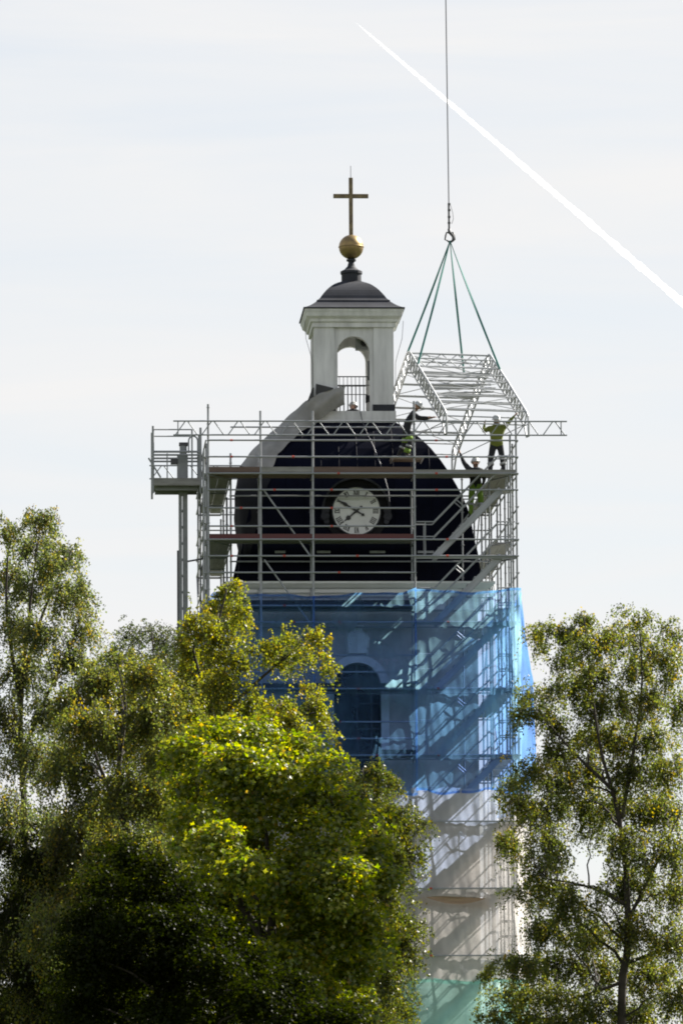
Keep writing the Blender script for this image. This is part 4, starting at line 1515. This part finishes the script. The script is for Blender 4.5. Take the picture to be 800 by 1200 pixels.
# right worker: in hi-vis, both arms up towards the hanging section
J3 = dict(pelvis=(0, .02, .92), waist=(0, 0, 1.08), chest=(0, -.02, 1.33), neck=(0, .0, 1.51), head1=(0, .02, 1.65),
          shL=(-.20, -.02, 1.42), elL=(-.38, -.16, 1.32), wrL=(-.33, -.26, 1.57), shR=(.20, -.02, 1.42), elR=(.38, -.08, 1.60), wrR=(.56, -.10, 1.80),
          hipL=(-.12, 0, .86), knL=(-.17, -.06, .47), anL=(-.20, .04, .08), toL=(-.22, -.10, .05),
          hipR=(.12, 0, .86), knR=(.17, -.04, .47), anR=(.21, .06, .08), toR=(.24, -.08, .05))
person('person', 'worker in yellow high visibility jacket with both arms raised on the deck', on_deck(582, 0, -4.45), R(186), {k: (-v[0], v[1], v[2]) for k, v in J3.items()},
       dict(top='hivis_yellow', hips='hivis_yellow', legs='black_cloth', shin='black_cloth', sleeve='hivis_yellow'), True,
       [('knL', 'anL', .4, .10), ('knR', 'anR', .4, .10), ('shR', 'elR', .5, .09)])
# worker kneeling inside the lantern, head and shoulders above the platform edge
J4 = dict(pelvis=(0, .10, .15), waist=(0, .08, .26), chest=(0, .0, .42), neck=(0, -.05, .53), head1=(0, -.09, .64),
          shL=(-.18, -.02, .46), elL=(-.25, -.12, .28), wrL=(-.16, -.34, .30), shR=(.18, -.02, .46), elR=(.25, -.12, .28), wrR=(.16, -.34, .30),
          hipL=(-.10, .06, .14), knL=(-.14, -.28, .34), anL=(-.14, -.36, .08), toL=(-.14, -.48, .05),
          hipR=(.10, .06, .14), knR=(.14, -.28, .34), anR=(.14, -.36, .08), toR=(.14, -.48, .05))
ku_, kz_ = tw(412, 468, -0.3)
p4 = T0 + UH * ku_ + VH * -0.3 + Vector((0, 0, DZ[-1] + 0.01))
p4o = person('person', 'dark clad worker crouching low inside the lantern behind its railing', p4, R(150), J4,
             dict(top='black_cloth', legs='black_cloth', sleeve='black_cloth'), True)

# ================================================================== TREES
def np_mesh(name, V, F, m, parent=None, cols=None, smooth=False, tri=True):
    me = bpy.data.meshes.new(name)
    V = np.asarray(V, dtype=np.float32)
    F = np.asarray(F, dtype=np.int32)
    nv, nf, k = len(V), len(F), F.shape[1]
    me.vertices.add(nv)
    me.vertices.foreach_set('co', V.ravel())
    me.loops.add(nf * k)
    me.loops.foreach_set('vertex_index', F.ravel())
    me.polygons.add(nf)
    me.polygons.foreach_set('loop_start', np.arange(0, nf * k, k, dtype=np.int32))
    me.polygons.foreach_set('loop_total', np.full(nf, k, dtype=np.int32))
    if cols is not None:
        ca = me.color_attributes.new('leaf_colour', 'FLOAT_COLOR', 'POINT')
        ca.data.foreach_set('color', np.asarray(cols, dtype=np.float32).ravel())
    me.update(calc_edges=True)
    return link_mesh(name, me, m, parent, smooth)

def unit_rows(a):
    return a / (np.linalg.norm(a, axis=1, keepdims=True) + 1e-9)

def leaf_mesh(name, pos, axis, normal, size, cols, m, parent, wide=0.72, lobed=False):
    """every leaf is two bent halves (birch) or a three lobed blade (maple)"""
    N = len(pos)
    a = unit_rows(axis)
    n = unit_rows(normal - (normal * a).sum(1, keepdims=True) * a)
    b = np.cross(a, n)
    s = size[:, None]
    if not lobed:
        base = pos
        tip = pos + a * s
        l = pos + a * s * 0.42 + b * s * wide * .5 + n * s * .10
        r = pos + a * s * 0.42 - b * s * wide * .5 + n * s * .10
        V = np.stack([base, l, tip, r], 1).reshape(-1, 3)
        i = np.arange(N)[:, None] * 4
        F = np.concatenate([i + np.array([[0, 2, 1]]), i + np.array([[0, 3, 2]])], 0)
        cc = np.repeat(cols, 4, axis=0)
    else:
        base = pos
        tip = pos + a * s
        l = pos + a * s * .55 + b * s * .55 + n * s * .1
        r = pos + a * s * .55 - b * s * .55 + n * s * .1
        li = pos + a * s * .62 + b * s * .17
        ri = pos + a * s * .62 - b * s * .17
        V = np.stack([base, l, li, tip, ri, r], 1).reshape(-1, 3)
        i = np.arange(N)[:, None] * 6
        F = np.concatenate([i + np.array([[0, 2, 1]]), i + np.array([[0, 3, 2]]), i + np.array([[0, 4, 3]]), i + np.array([[0, 5, 4]])], 0)
        cc = np.repeat(cols, 6, axis=0)
    cc = np.concatenate([cc, np.ones((len(cc), 1))], 1)
    return np_mesh(name, V, F, m, parent, cc)

def twig_mesh(name, A, B, r0, m, parent):
    """three sided slivers from A to B"""
    d = unit_rows(B - A)
    h = np.tile(np.array([[0.3, 0.9, 0.2]]), (len(A), 1))
    x = unit_rows(np.cross(d, h)); y = np.cross(d, x)
    V = []
    for k in range(3):
        an = 2 * math.pi * k / 3
        V.append(A + (x * math.cos(an) + y * math.sin(an)) * r0)
    V.append(B)
    V = np.stack(V, 1).reshape(-1, 3)
    i = np.arange(len(A))[:, None] * 4
    F = np.concatenate([i + np.array([[0, 1, 3]]), i + np.array([[1, 2, 3]]), i + np.array([[2, 0, 3]])], 0)
    o = np_mesh(name, V, F, m, parent)
    o['kind'] = 'stuff'
    return o

def bez(p0, p1, p2, n):
    return [p0 * (1 - t) ** 2 + p1 * (2 * t * (1 - t)) + p2 * t * t for t in np.linspace(0, 1, n)]

def pick_cols(n, pal, wts, jit=0.18, clump=None):
    pal = np.array(pal)
    idx = rng.choice(len(pal), n, p=np.array(wts) / sum(wts))
    c = pal[idx] * (1 + jit * rng.standard_normal((n, 1)))
    return np.clip(c, 0.004, 0.7)

BIRCH_PAL = [(0.090, 0.115, 0.022), (0.160, 0.175, 0.026), (0.280, 0.250, 0.030), (0.46, 0.29, 0.025)]

def tree(name, label, Y, stems, clumps, pal_w, kind='birch', leaf=0.062, dens=1.0, bark='bark_birch', depth=2.2, trunk_r=0.2, droop=1.0, group=None, seed=1, tone=1.0, blue=1.0, red=1.0, spread=1.0):
    """stems: polylines in picture coordinates; clumps: (px, py, rx, ry[, dy[, density]])"""
    global rng
    rng = np.random.default_rng(seed)
    rr = random.Random(seed)
    stem_pts = []
    base = at(stems[0][0][0], stems[0][0][1], Y)
    base = Vector((base.x, Y, 0.0))
    root = empty(name, base)
    tag(root, label, 'tree', group)
    for si, st in enumerate(stems):
        pts = [at(p[0], p[1], Y + (p[2] if len(p) > 2 else 0)) for p in st]
        if si == 0:
            pts = [Vector((base.x, Y, 0.0))] + pts
        # smooth
        fine = []
        for i in range(len(pts) - 1):
            p0, p1, p2, p3 = pts[max(i - 1, 0)], pts[i], pts[i + 1], pts[min(i + 2, len(pts) - 1)]
            for t in np.linspace(0, 1, 6, endpoint=False):
                fine.append(0.5 * ((2 * p1) + (p2 - p0) * t + (2 * p0 - 5 * p1 + 4 * p2 - p3) * t * t + (-p0 + 3 * p1 - 3 * p2 + p3) * t ** 3))
        fine.append(pts[-1])
        zmax = fine[-1].z
        R0 = trunk_r * (1.0 if si == 0 else 0.36)
        rad = [max(0.012, R0 * (1 - i / len(fine)) ** 1.25 + 0.012) for i in range(len(fine))]
        bm = bmesh.new()
        add_tube(bm, [p - base for p in fine], rad, 10)
        o = obj('trunk' if si == 0 else 'limb', bm, bark, root, True)
        stem_pts += list(zip(fine, rad))
    P_, AX, NR, SZ, CL = [], [], [], [], []
    TA, TB = [], []
    scale = FPX / (Y + 190.0)
    for ci, c in enumerate(clumps):
        px, py, rx, ry = c[:4]
        dy = c[4] if len(c) > 4 and c[4] is not None else rr.uniform(-depth, depth) * (0.42 if (kind != 'birch' and name == 'maple_tree' and py < 1030) else 1.0)
        dn = c[5] if len(c) > 5 else 1.0
        ctr = at(px, py, Y + dy)
        RX, RZ = rx / scale, ry / scale
        RY = (RX + RZ) / 2 * 1.1
        if name == 'maple_tree' and py < 1030: RY *= 0.6
        # limb from the stem to the clump
        best = None
        for p, r in stem_pts:
            if p.z < ctr.z - 0.15 * abs((p - ctr).xy.length) and p.z > 1.5:
                dd = (p - ctr).length + 0.35 * abs(p.z - (ctr.z - 0.9 * (p - ctr).xy.length))
                if best is None or dd < best[0]:
                    best = (dd, p, r)
        if best:
            p = best[1]
            mid = p.lerp(ctr, 0.5) + Vector((0, 0, 0.35 * (p - ctr).xy.length * 0.5 + 0.1))
            bp = bez(p, mid, ctr + Vector((0, 0, 0.1)), 9)
            wig = [q + Vector((rr.gauss(0, .04), rr.gauss(0, .04), rr.gauss(0, .03))) if 0 < i < 8 else q for i, q in enumerate(bp)]
            r0 = min(best[2] * 0.7, 0.014 + 0.011 * (p - ctr).length)
            bm = bmesh.new()
            add_tube(bm, [q - base for q in wig], [max(0.007, r0 * (1 - 0.8 * i / 8)) for i in range(9)], 6)
            obj('limb', bm, bark, root, True)
        area = rx * ry * math.pi
        if kind == 'birch':
            nt = max(8, int(area * 0.088 * dens * dn))
            m_ = 18
            # the bough splits into small arching sprays; strands of leaves hang from them
            nb = max(5, int(nt / 6))
            cen = unit_rows(rng.standard_normal((nb, 3))) * (rng.random((nb, 1)) ** 0.45) * (np.array([0.95, 0.95, 0.85]) * spread)
            az = rng.random(nb) * 2 * math.pi
            rise = rng.uniform(-0.3, 1.1, nb)
            reach = (0.25 + 0.60 * rng.random(nb)) * spread
            pick = rng.integers(0, nb, nt)
            q = rng.random(nt) ** 0.8
            d0 = cen[pick].copy()
            d0[:, 0] += np.cos(az[pick]) * reach[pick] * q
            d0[:, 1] += np.sin(az[pick]) * reach[pick] * q
            d0[:, 2] += (rise[pick] * q - 0.7 * q * q) * reach[pick] * 1.6 + 0.22
            S = np.array(ctr) + d0 * np.array([RX, RY, RZ]) + rng.standard_normal((nt, 3)) * 0.09
            L = (0.12 + 0.88 * rng.random((nt, 1)) ** 1.3) * min(1.5, RZ * 1.35 * spread + 0.25) * droop
            outw = d0.copy(); outw[:, 2] = 0
            dirv = np.array([[0, 0, -1.0]]) + outw * 0.22 + rng.standard_normal((nt, 3)) * 0.10
            t = (np.arange(m_) + 0.5) / m_
            pos = S[:, None, :] + dirv[:, None, :] * (L[:, None, :] * t[None, :, None])
            pos[:, :, 0] += outw[:, 0:1] * (0.25 * (1 - (1 - t) ** 2))[None, :]
            pos[:, :, 2] += (0.18 * np.sin(math.pi * np.minimum(1, t * 1.4)))[None, :] * L
            ends = pos[:, -1, :]
            pos = pos.reshape(-1, 3)
            nl = len(pos)
            pos = pos + rng.standard_normal((nl, 3)) * 0.034
            ax = rng.standard_normal((nl, 3)) * 0.75 + np.array([0, 0, -0.7])
            nr = rng.standard_normal((nl, 3)) + np.array([0, 0, 0.25])
            sz = leaf * (0.7 + 0.6 * rng.random(nl))
            TA.append(S); TB.append(ends)
            TA.append(np.repeat(np.array([list(ctr)]), nb, 0)); TB.append(np.array(ctr) + cen * np.array([RX, RY, RZ]))
            tw_ = rng.standard_normal()
            w = np.array(pal_w, float)
            w = w * np.array([1, 1, 1 + 0.3 * max(0, tw_), 1 + 0.6 * max(0, tw_)])
            cols = np.repeat(pick_cols(nt, BIRCH_PAL, w, 0.12), m_, axis=0) * 0.6 + pick_cols(nl, BIRCH_PAL, w, 0.1) * 0.4
        else:
            ns = max(3, int(area * 0.0021 * dens * dn))          # leafy domes of the clump
            bough = unit_rows(rng.standard_normal((ns, 3)) + np.array([0, -0.1, 0.2])) * (0.45 + 0.45 * rng.random((ns, 1)))
            S = np.array(ctr) + bough * np.array([RX, RY, RZ])
            br = rng.uniform(0.24, 0.50, ns)
            m_ = 250
            nb = ns
            # leaves lie on the upper shell of each dome like tiles, hanging lower at its rim
            dirs = rng.standard_normal((nb, m_, 3)) + np.array([0, 0, 0.55])
            dirs /= np.linalg.norm(dirs, axis=2, keepdims=True)
            rad_ = (0.70 + 0.30 * rng.random((nb, m_, 1)) ** 0.5) * (1 + 0.18 * rng.standard_normal((nb, m_, 1)))
            q = dirs * rad_ * br[:, None, None] * np.array([1.15, 1.15, 0.72])
            out = bough
            pos = (S[:, None, :] + q).reshape(-1, 3)
            nl = len(pos)
            o_ = dirs.reshape(-1, 3)
            ax = o_ * 0.5 + rng.standard_normal((nl, 3)) * 0.5 + np.array([0, 0, -0.7])
            nr = o_ * 0.8 + np.array([0, 0, 0.6]) + rng.standard_normal((nl, 3)) * 0.40
            sz = leaf * (0.65 + 0.6 * rng.random(nl))
            cols = pick_cols(nl, [(0.100, 0.135, 0.014), (0.185, 0.210, 0.016), (0.300, 0.280, 0.018), (0.46, 0.29, 0.018)], pal_w)
            nf_ = int(nl * (0.12 if (name == 'maple_tree' and py < 1030) else 0.6))                              # inner leaves between the domes
            fp = np.array(ctr) + unit_rows(rng.standard_normal((nf_, 3))) * (rng.random((nf_, 1)) ** 0.4) * np.array([RX, RY, RZ]) * 0.85
            pos = np.concatenate([pos, fp]); ax = np.concatenate([ax, rng.standard_normal((nf_, 3))])
            nr = np.concatenate([nr, rng.standard_normal((nf_, 3)) + np.array([0, 0, .6])]); sz = np.concatenate([sz, np.full(nf_, leaf * 1.05)])
            cols = np.concatenate([cols, pick_cols(nf_, [(0.100, 0.135, 0.014), (0.185, 0.210, 0.016), (0.300, 0.280, 0.018), (0.46, 0.29, 0.018)], pal_w)])
            TA.append(np.repeat(np.array([list(ctr)]), nb, 0) * 0.35 + S * 0.65); TB.append(S)
        P_.append(pos); AX.append(ax); NR.append(nr); SZ.append(sz); CL.append(cols)
    P_ = np.concatenate(P_); AX = np.concatenate(AX); NR = np.concatenate(NR); SZ = np.concatenate(SZ); CL = np.concatenate(CL)
    b_ = np.array(base)
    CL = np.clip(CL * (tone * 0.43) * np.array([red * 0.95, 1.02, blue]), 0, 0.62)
    cr_ = leaf_mesh('crown', P_ - b_, AX, NR, SZ, CL, ('leaf_dull' if name in ('shade_fill_tree', 'low_shade_fill_tree') else 'leaf_birch') if kind == 'birch' or name == 'shade_fill_tree' else 'leaf_maple', root, lobed=(kind != 'birch'))
    cr_['kind'] = 'stuff'
    twig_mesh('twigs', np.concatenate(TA) - b_, np.concatenate(TB) - b_, 0.006, bark, root)
    return len(P_)

TG = 'trees in front of the church tower'
nleaf = 0
# 1 tall birch, far left
nleaf += tree('birch_tree', 'tall slender weeping birch beside the open sky, highest of the trees', -52,
     [[(22, 1190), (30, 1000), (24, 850), (34, 720), (48, 612)], [(27, 880), (62, 800), (92, 735)], [(26, 800), (50, 720), (84, 645)], [(25, 830), (8, 720), (10, 640)]],
     [(48, 612, 24, 16), (12, 628, 15, 18), (34, 640, 22, 18), (82, 648, 20, 18), (60, 660, 22, 20), (12, 680, 18, 22), (36, 690, 26, 22), (74, 700, 24, 24), (12, 735, 20, 26),
      (46, 742, 28, 24), (94, 735, 15, 26), (98, 690, 8, 18), (80, 775, 22, 26), (28, 795, 28, 30), (104, 790, 12, 26), (6, 850, 18, 40), (58, 840, 26, 26), (30, 890, 30, 34, None, .8), (74, 890, 26, 26),
      (12, 960, 26, 36), (58, 970, 30, 30, None, .75), (30, 1040, 36, 40), (82, 1050, 30, 36), (14, 1110, 30, 40), (64, 1120, 36, 40), (26, 1180, 36, 34, None, .7), (84, 1180, 36, 36, None, .8)],
     (5, 4, 2, 0.45), leaf=0.056, dens=0.95, trunk_r=0.13, bark='bark_dark', group=TG, seed=21, tone=1.8, blue=1.8, spread=0.85)
# 2 small dark birch behind
nleaf += tree('birch_tree', 'dull olive birch with thin top, standing behind its brighter neighbours', -34,
     [[(186, 1180), (186, 900), (178, 740)]],
     [(165, 742, 26, 15, None, .8), (195, 756, 24, 22), (150, 765, 15, 12), (175, 785, 32, 28), (212, 790, 20, 34), (205, 840, 26, 34), (180, 860, 30, 34), (190, 930, 34, 40), (215, 900, 26, 34), (180, 1010, 36, 44), (215, 1000, 30, 40)],
     (7, 3, 0.7, 0.1), leaf=0.056, dens=1.0, trunk_r=0.12, bark='bark_dark', group=TG, seed=22, tone=1.0, blue=1.6)
# 3 birch between
nleaf += tree('birch_tree', 'bushy round topped weeping birch next to the tall slender one', -62,
     [[(148, 1190), (150, 1000), (139, 910), (147, 830), (137, 778)], [(150, 980), (110, 880), (92, 810)], [(150, 960), (180, 880), (200, 800)]],
     [(140, 778, 30, 16), (112, 796, 24, 22), (172, 792, 28, 22), (200, 812, 16, 20), (86, 822, 14, 20), (140, 815, 34, 26), (100, 850, 30, 30), (180, 845, 30, 30), (138, 872, 34, 30), (200, 880, 20, 30),
      (84, 905, 28, 30), (160, 925, 36, 32), (120, 945, 34, 34), (196, 945, 26, 34), (88, 985, 32, 36), (145, 1005, 38, 38, None, 1.2), (190, 1010, 32, 38, None, 1.2), (105, 1055, 40, 40), (160, 1075, 42, 42, None, 1.3),
      (205, 1085, 34, 42, None, 1.3), (115, 1130, 44, 42, None, 1.1), (175, 1150, 46, 42, None, 1.3), (130, 1195, 46, 36), (205, 1190, 40, 36, None, 1.2), (60, 1010, 26, 34), (60, 1090, 30, 36), (50, 1160, 34, 36, None, .8)],
     (4, 5, 2.6, 0.5), leaf=0.058, dens=1.1, trunk_r=0.14, bark='bark_dark', group=TG, seed=23, tone=1.6, blue=1.4, spread=0.9)
# 4 birch before the scaffold
nleaf += tree('birch_tree', 'yellowing birch whose upper sprays hang in front of the blue netting', -57,
     [[(255, 1190), (255, 1000), (250, 860), (246, 780), (266, 690)], [(250, 850), (300, 800), (355, 755)], [(252, 880), (300, 850), (370, 835)], [(248, 830), (228, 770), (222, 712)]],
     [(268, 692, 17, 13), (258, 715, 16, 14), (280, 715, 13, 16), (228, 728, 17, 22), (262, 742, 22, 22), (216, 760, 14, 22), (240, 775, 26, 24), (278, 775, 16, 22), (262, 806, 30, 24), (222, 806, 24, 28),
      (322, 756, 15, 14), (345, 748, 15, 11), (372, 750, 14, 13), (330, 772, 17, 16), (382, 775, 6, 18), (356, 768, 10, 12), (296, 828, 22, 18), (326, 828, 24, 15), (360, 828, 20, 14), (378, 848, 11, 18), (340, 848, 22, 14), (310, 850, 24, 18),
      (250, 840, 30, 26), (215, 850, 26, 28), (205, 885, 24, 26), (370, 812, 8, 10)],
     (2.2, 4.5, 4.5, 0.6), leaf=0.062, dens=0.85, trunk_r=0.13, bark='bark_dark', group=TG, seed=24, tone=2.0, spread=0.70)
# 5 birch right of the maple, behind it
nleaf += tree('birch_tree', 'drooping birch close to the white sheeting, half hidden by the maple', -46,
     [[(430, 1190), (428, 1050), (425, 900)]],
     [(430, 905, 26, 12), (404, 912, 18, 14), (452, 920, 16, 16), (425, 935, 26, 20), (455, 950, 24, 20), (478, 968, 14, 18), (440, 975, 28, 24), (482, 995, 13, 18), (462, 1000, 18, 26), (430, 1015, 26, 28),
      (452, 1050, 20, 26), (470, 1080, 22, 18), (492, 1092, 10, 14), (445, 1095, 26, 26), (472, 1120, 18, 22), (455, 1150, 22, 30), (430, 1160, 28, 34), (465, 1185, 16, 26), (440, 1200, 30, 26)],
     (5, 4.5, 2.0, 0.3), leaf=0.058, dens=1.05, trunk_r=0.13, bark='bark_dark', group=TG, seed=25, tone=1.2, spread=0.85)
# 6 the maple
nleaf += tree('maple_tree', 'broad dense maple with yellow green leaves in front of the tower', -76,
     [[(315, 1190), (318, 1080), (310, 950)], [(318, 1120), (380, 1020), (400, 960)], [(316, 1110), (250, 1010), (235, 940)]],
     [(258, 868, 40, 18), (300, 866, 36, 18), (222, 890, 28, 24), (338, 880, 32, 22), (275, 895, 44, 30), (372, 905, 26, 24), (320, 910, 44, 32), (235, 930, 36, 34), (385, 940, 30, 28), (285, 945, 48, 36), (350, 950, 44, 34),
      (412, 965, 26, 24), (225, 985, 36, 36, -1.6), (300, 1000, 50, 38), (375, 995, 44, 32), (430, 1000, 26, 22), (255, 1000, 36, 30, -2.6), (285, 1030, 30, 24, -3.0), (340, 1040, 50, 36), (405, 1040, 42, 34), (240, 1060, 46, 40), (446, 1032, 16, 18),
      (310, 1080, 54, 40), (380, 1090, 50, 40), (215, 1110, 44, 44), (270, 1120, 54, 42), (345, 1130, 54, 42), (425, 1095, 28, 30), (410, 1140, 38, 36), (240, 1170, 54, 40), (310, 1175, 56, 40), (380, 1180, 54, 38), (190, 1060, 30, 36), (185, 1170, 40, 40)],
     (3, 5, 4.5, 0.35), kind='maple', leaf=0.092, dens=0.92, bark='bark_dark', trunk_r=0.24, depth=2.4, group=TG, seed=26, tone=2.15, red=1.0)
# 7 right hand birch, two leaders
nleaf += tree('birch_tree', 'airy two-stemmed birch in front of the billowing netting side', -50,
     [[(728, 1195), (735, 1110), (733, 1020), (722, 945), (704, 880), (692, 800), (684, 722)], [(728, 960), (742, 880), (752, 800), (748, 722)], [(735, 1080), (770, 1010), (798, 950)],
      [(733, 1060), (690, 1040), (640, 1030)], [(732, 1130), (780, 1112), (806, 1100)], [(733, 1150), (690, 1165), (640, 1178)], [(722, 930), (670, 880), (628, 830)]],
     [(684, 730, 18, 13), (660, 742, 14, 16), (630, 748, 9, 20), (645, 740, 12, 12), (690, 758, 22, 20), (662, 775, 16, 18), (716, 748, 12, 16), (748, 724, 16, 11, None, .8), (738, 750, 20, 18), (765, 765, 16, 18), (786, 742, 9, 20), (740, 785, 22, 20), (782, 785, 12, 22),
      (700, 790, 20, 20), (672, 806, 18, 18), (645, 812, 10, 16), (618, 815, 12, 16), (626, 836, 15, 13), (608, 838, 8, 12), (690, 830, 22, 22), (650, 850, 15, 22), (722, 828, 20, 22), (752, 825, 18, 22), (790, 830, 14, 26), (722, 865, 24, 22), (690, 868, 20, 20), (762, 868, 22, 24), (655, 885, 20, 18),
      (628, 900, 20, 16), (604, 918, 16, 15), (650, 920, 26, 18), (690, 905, 24, 22), (735, 905, 26, 24), (782, 905, 20, 28), (605, 945, 18, 18), (640, 950, 26, 20), (682, 945, 26, 22), (730, 948, 28, 24), (776, 950, 24, 28),
      (588, 985, 9, 15), (602, 990, 11, 20), (640, 985, 20, 24), (628, 1012, 11, 18), (655, 1010, 14, 18), (690, 975, 18, 18, None, .6), (738, 990, 28, 26), (784, 1000, 20, 30), (640, 1045, 26, 22), (665, 1060, 22, 22), (612, 1050, 10, 14, None, .8), (745, 1040, 28, 28), (790, 1050, 16, 28),
      (700, 1060, 14, 24, None, .6), (640, 1090, 30, 22), (690, 1100, 30, 24), (740, 1090, 28, 26), (784, 1100, 20, 30), (592, 1130, 14, 12), (574, 1140, 10, 10), (612, 1128, 22, 18), (650, 1130, 30, 22), (700, 1140, 30, 24), (760, 1145, 30, 26),
      (600, 1165, 24, 16), (640, 1170, 30, 20), (690, 1178, 30, 20), (572, 1190, 16, 12), (610, 1195, 30, 16), (750, 1190, 34, 22), (795, 1170, 18, 30), (660, 1200, 36, 16)],
     (4.5, 4.5, 2.2, 0.5), leaf=0.056, dens=1.05, trunk_r=0.11, bark='bark_dark', group=TG, seed=27, tone=1.7, blue=1.3, spread=0.86)
# added tree before the maple's lower boughs; near-black leaf tone stands in for shade
nleaf += tree('shade_fill_tree', 'dense added tree before the lower boughs of the maple, leaves coloured dark for shade', -83,
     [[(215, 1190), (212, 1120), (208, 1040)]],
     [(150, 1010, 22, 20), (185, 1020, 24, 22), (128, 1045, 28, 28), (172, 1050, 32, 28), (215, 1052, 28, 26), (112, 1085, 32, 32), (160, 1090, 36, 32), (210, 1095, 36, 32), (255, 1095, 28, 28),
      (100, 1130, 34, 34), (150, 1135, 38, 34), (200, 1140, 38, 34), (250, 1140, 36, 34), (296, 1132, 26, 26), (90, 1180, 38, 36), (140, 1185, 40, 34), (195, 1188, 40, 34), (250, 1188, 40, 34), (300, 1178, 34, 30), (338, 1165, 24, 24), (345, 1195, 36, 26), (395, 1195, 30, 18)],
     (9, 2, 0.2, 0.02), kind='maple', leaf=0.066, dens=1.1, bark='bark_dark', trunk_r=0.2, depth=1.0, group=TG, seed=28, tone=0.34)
# second added tree, low before the tall birch, leaves darkened to imitate shade
nleaf += tree('low_shade_fill_tree', 'small added tree below the tall slender birch, with shade put into its leaf colour', -60,
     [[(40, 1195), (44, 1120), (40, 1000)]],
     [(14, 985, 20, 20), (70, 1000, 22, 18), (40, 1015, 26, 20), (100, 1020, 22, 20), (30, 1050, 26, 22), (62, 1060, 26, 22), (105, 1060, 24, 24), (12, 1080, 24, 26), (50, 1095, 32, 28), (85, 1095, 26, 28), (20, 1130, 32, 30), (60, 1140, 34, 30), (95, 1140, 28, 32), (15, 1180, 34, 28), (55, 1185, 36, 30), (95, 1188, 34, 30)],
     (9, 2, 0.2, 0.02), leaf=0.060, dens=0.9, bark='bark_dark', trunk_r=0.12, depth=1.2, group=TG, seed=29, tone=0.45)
# tree added out of view at right to shade the maple's lower boughs
nleaf += tree('shade_caster_tree', 'tall dense tree added out of view beyond the airy birch to shade the maple', -69,
     [[(935, 1190), (940, 900), (936, 420)]],
     [(940 + 38 * math.cos(2.4 * i), 385 + 48 * i, 42, 46, 3.4 * math.sin(1.9 * i), 1.0) for i in range(17)]
     + [(930 + 30 * math.cos(1.7 * i), 400 + 48 * i, 40, 44, 3.4 * math.sin(1.9 * i + 3.1), 1.0) for i in range(17)],
     (6, 4, 1, 0.1), kind='maple', leaf=0.15, dens=0.8, bark='bark_dark', trunk_r=0.34, depth=2.6, group=TG, seed=30)
print('LEAVES', nleaf, sum(len(o.data.polygons) for o in bpy.data.objects if o.type == 'MESH'))

# ================================================================== CONTRAIL
ALT = 9000.0
def sky_pt(px, py):
    d = ray(px, py)
    return CAM + d * (ALT / d.z)
c0, c1 = sky_pt(417, 26), sky_pt(1000, 527)
m = bpy.data.materials.new('ice_cloud')
m.use_nodes = True
n_, l_ = m.node_tree.nodes, m.node_tree.links
n_.clear()
o_ = n_.new('ShaderNodeOutputMaterial')
vl = n_.new('ShaderNodeVolumePrincipled')
vl.inputs['Color'].default_value = (1, 1, 1, 1)
vl.inputs['Density'].default_value = 0.011
vl.inputs['Anisotropy'].default_value = 0.5
l_.new(vl.outputs[0], o_.inputs['Volume'])
bm = bmesh.new()
NS = 900
rc = random.Random(5)
for k in (1.0,):
    pts, rad = [], []
    for i in range(NS + 1):
        t = i / NS
        p = c0.lerp(c1, t)
        pts.append(p - c0)
        w = float(np.interp(t, [0, .02, .1, .4, .65, 1], [1.2, 6, 13, 23, 32, 45]))
        rad.append(w * 1.12 * k * (1 + 0.06 * math.sin(t * 61 + k * 5) + 0.04 * math.sin(t * 137 + k)))
    add_tube(bm, pts, rad, 16)
from mathutils import noise as mnoise
for v_ in bm.verts:
    ax_ = (c1 - c0).normalized()
    foot = ax_ * v_.co.dot(ax_)
    rad_v = v_.co - foot
    f_ = 1 + 0.38 * mnoise.noise(v_.co * (1 / 130.0)) + 0.25 * mnoise.noise(v_.co * (1 / 48.0)) + 0.18 * mnoise.noise(foot * (1 / 600.0))
    v_.co = foot + rad_v * f_
ctr_o = obj('contrail', bm, None, None, True)
ctr_o.data.materials.append(m)
ctr_o.location = c0
tag(ctr_o, 'straight white aircraft contrail slanting across the pale sky', 'contrail')
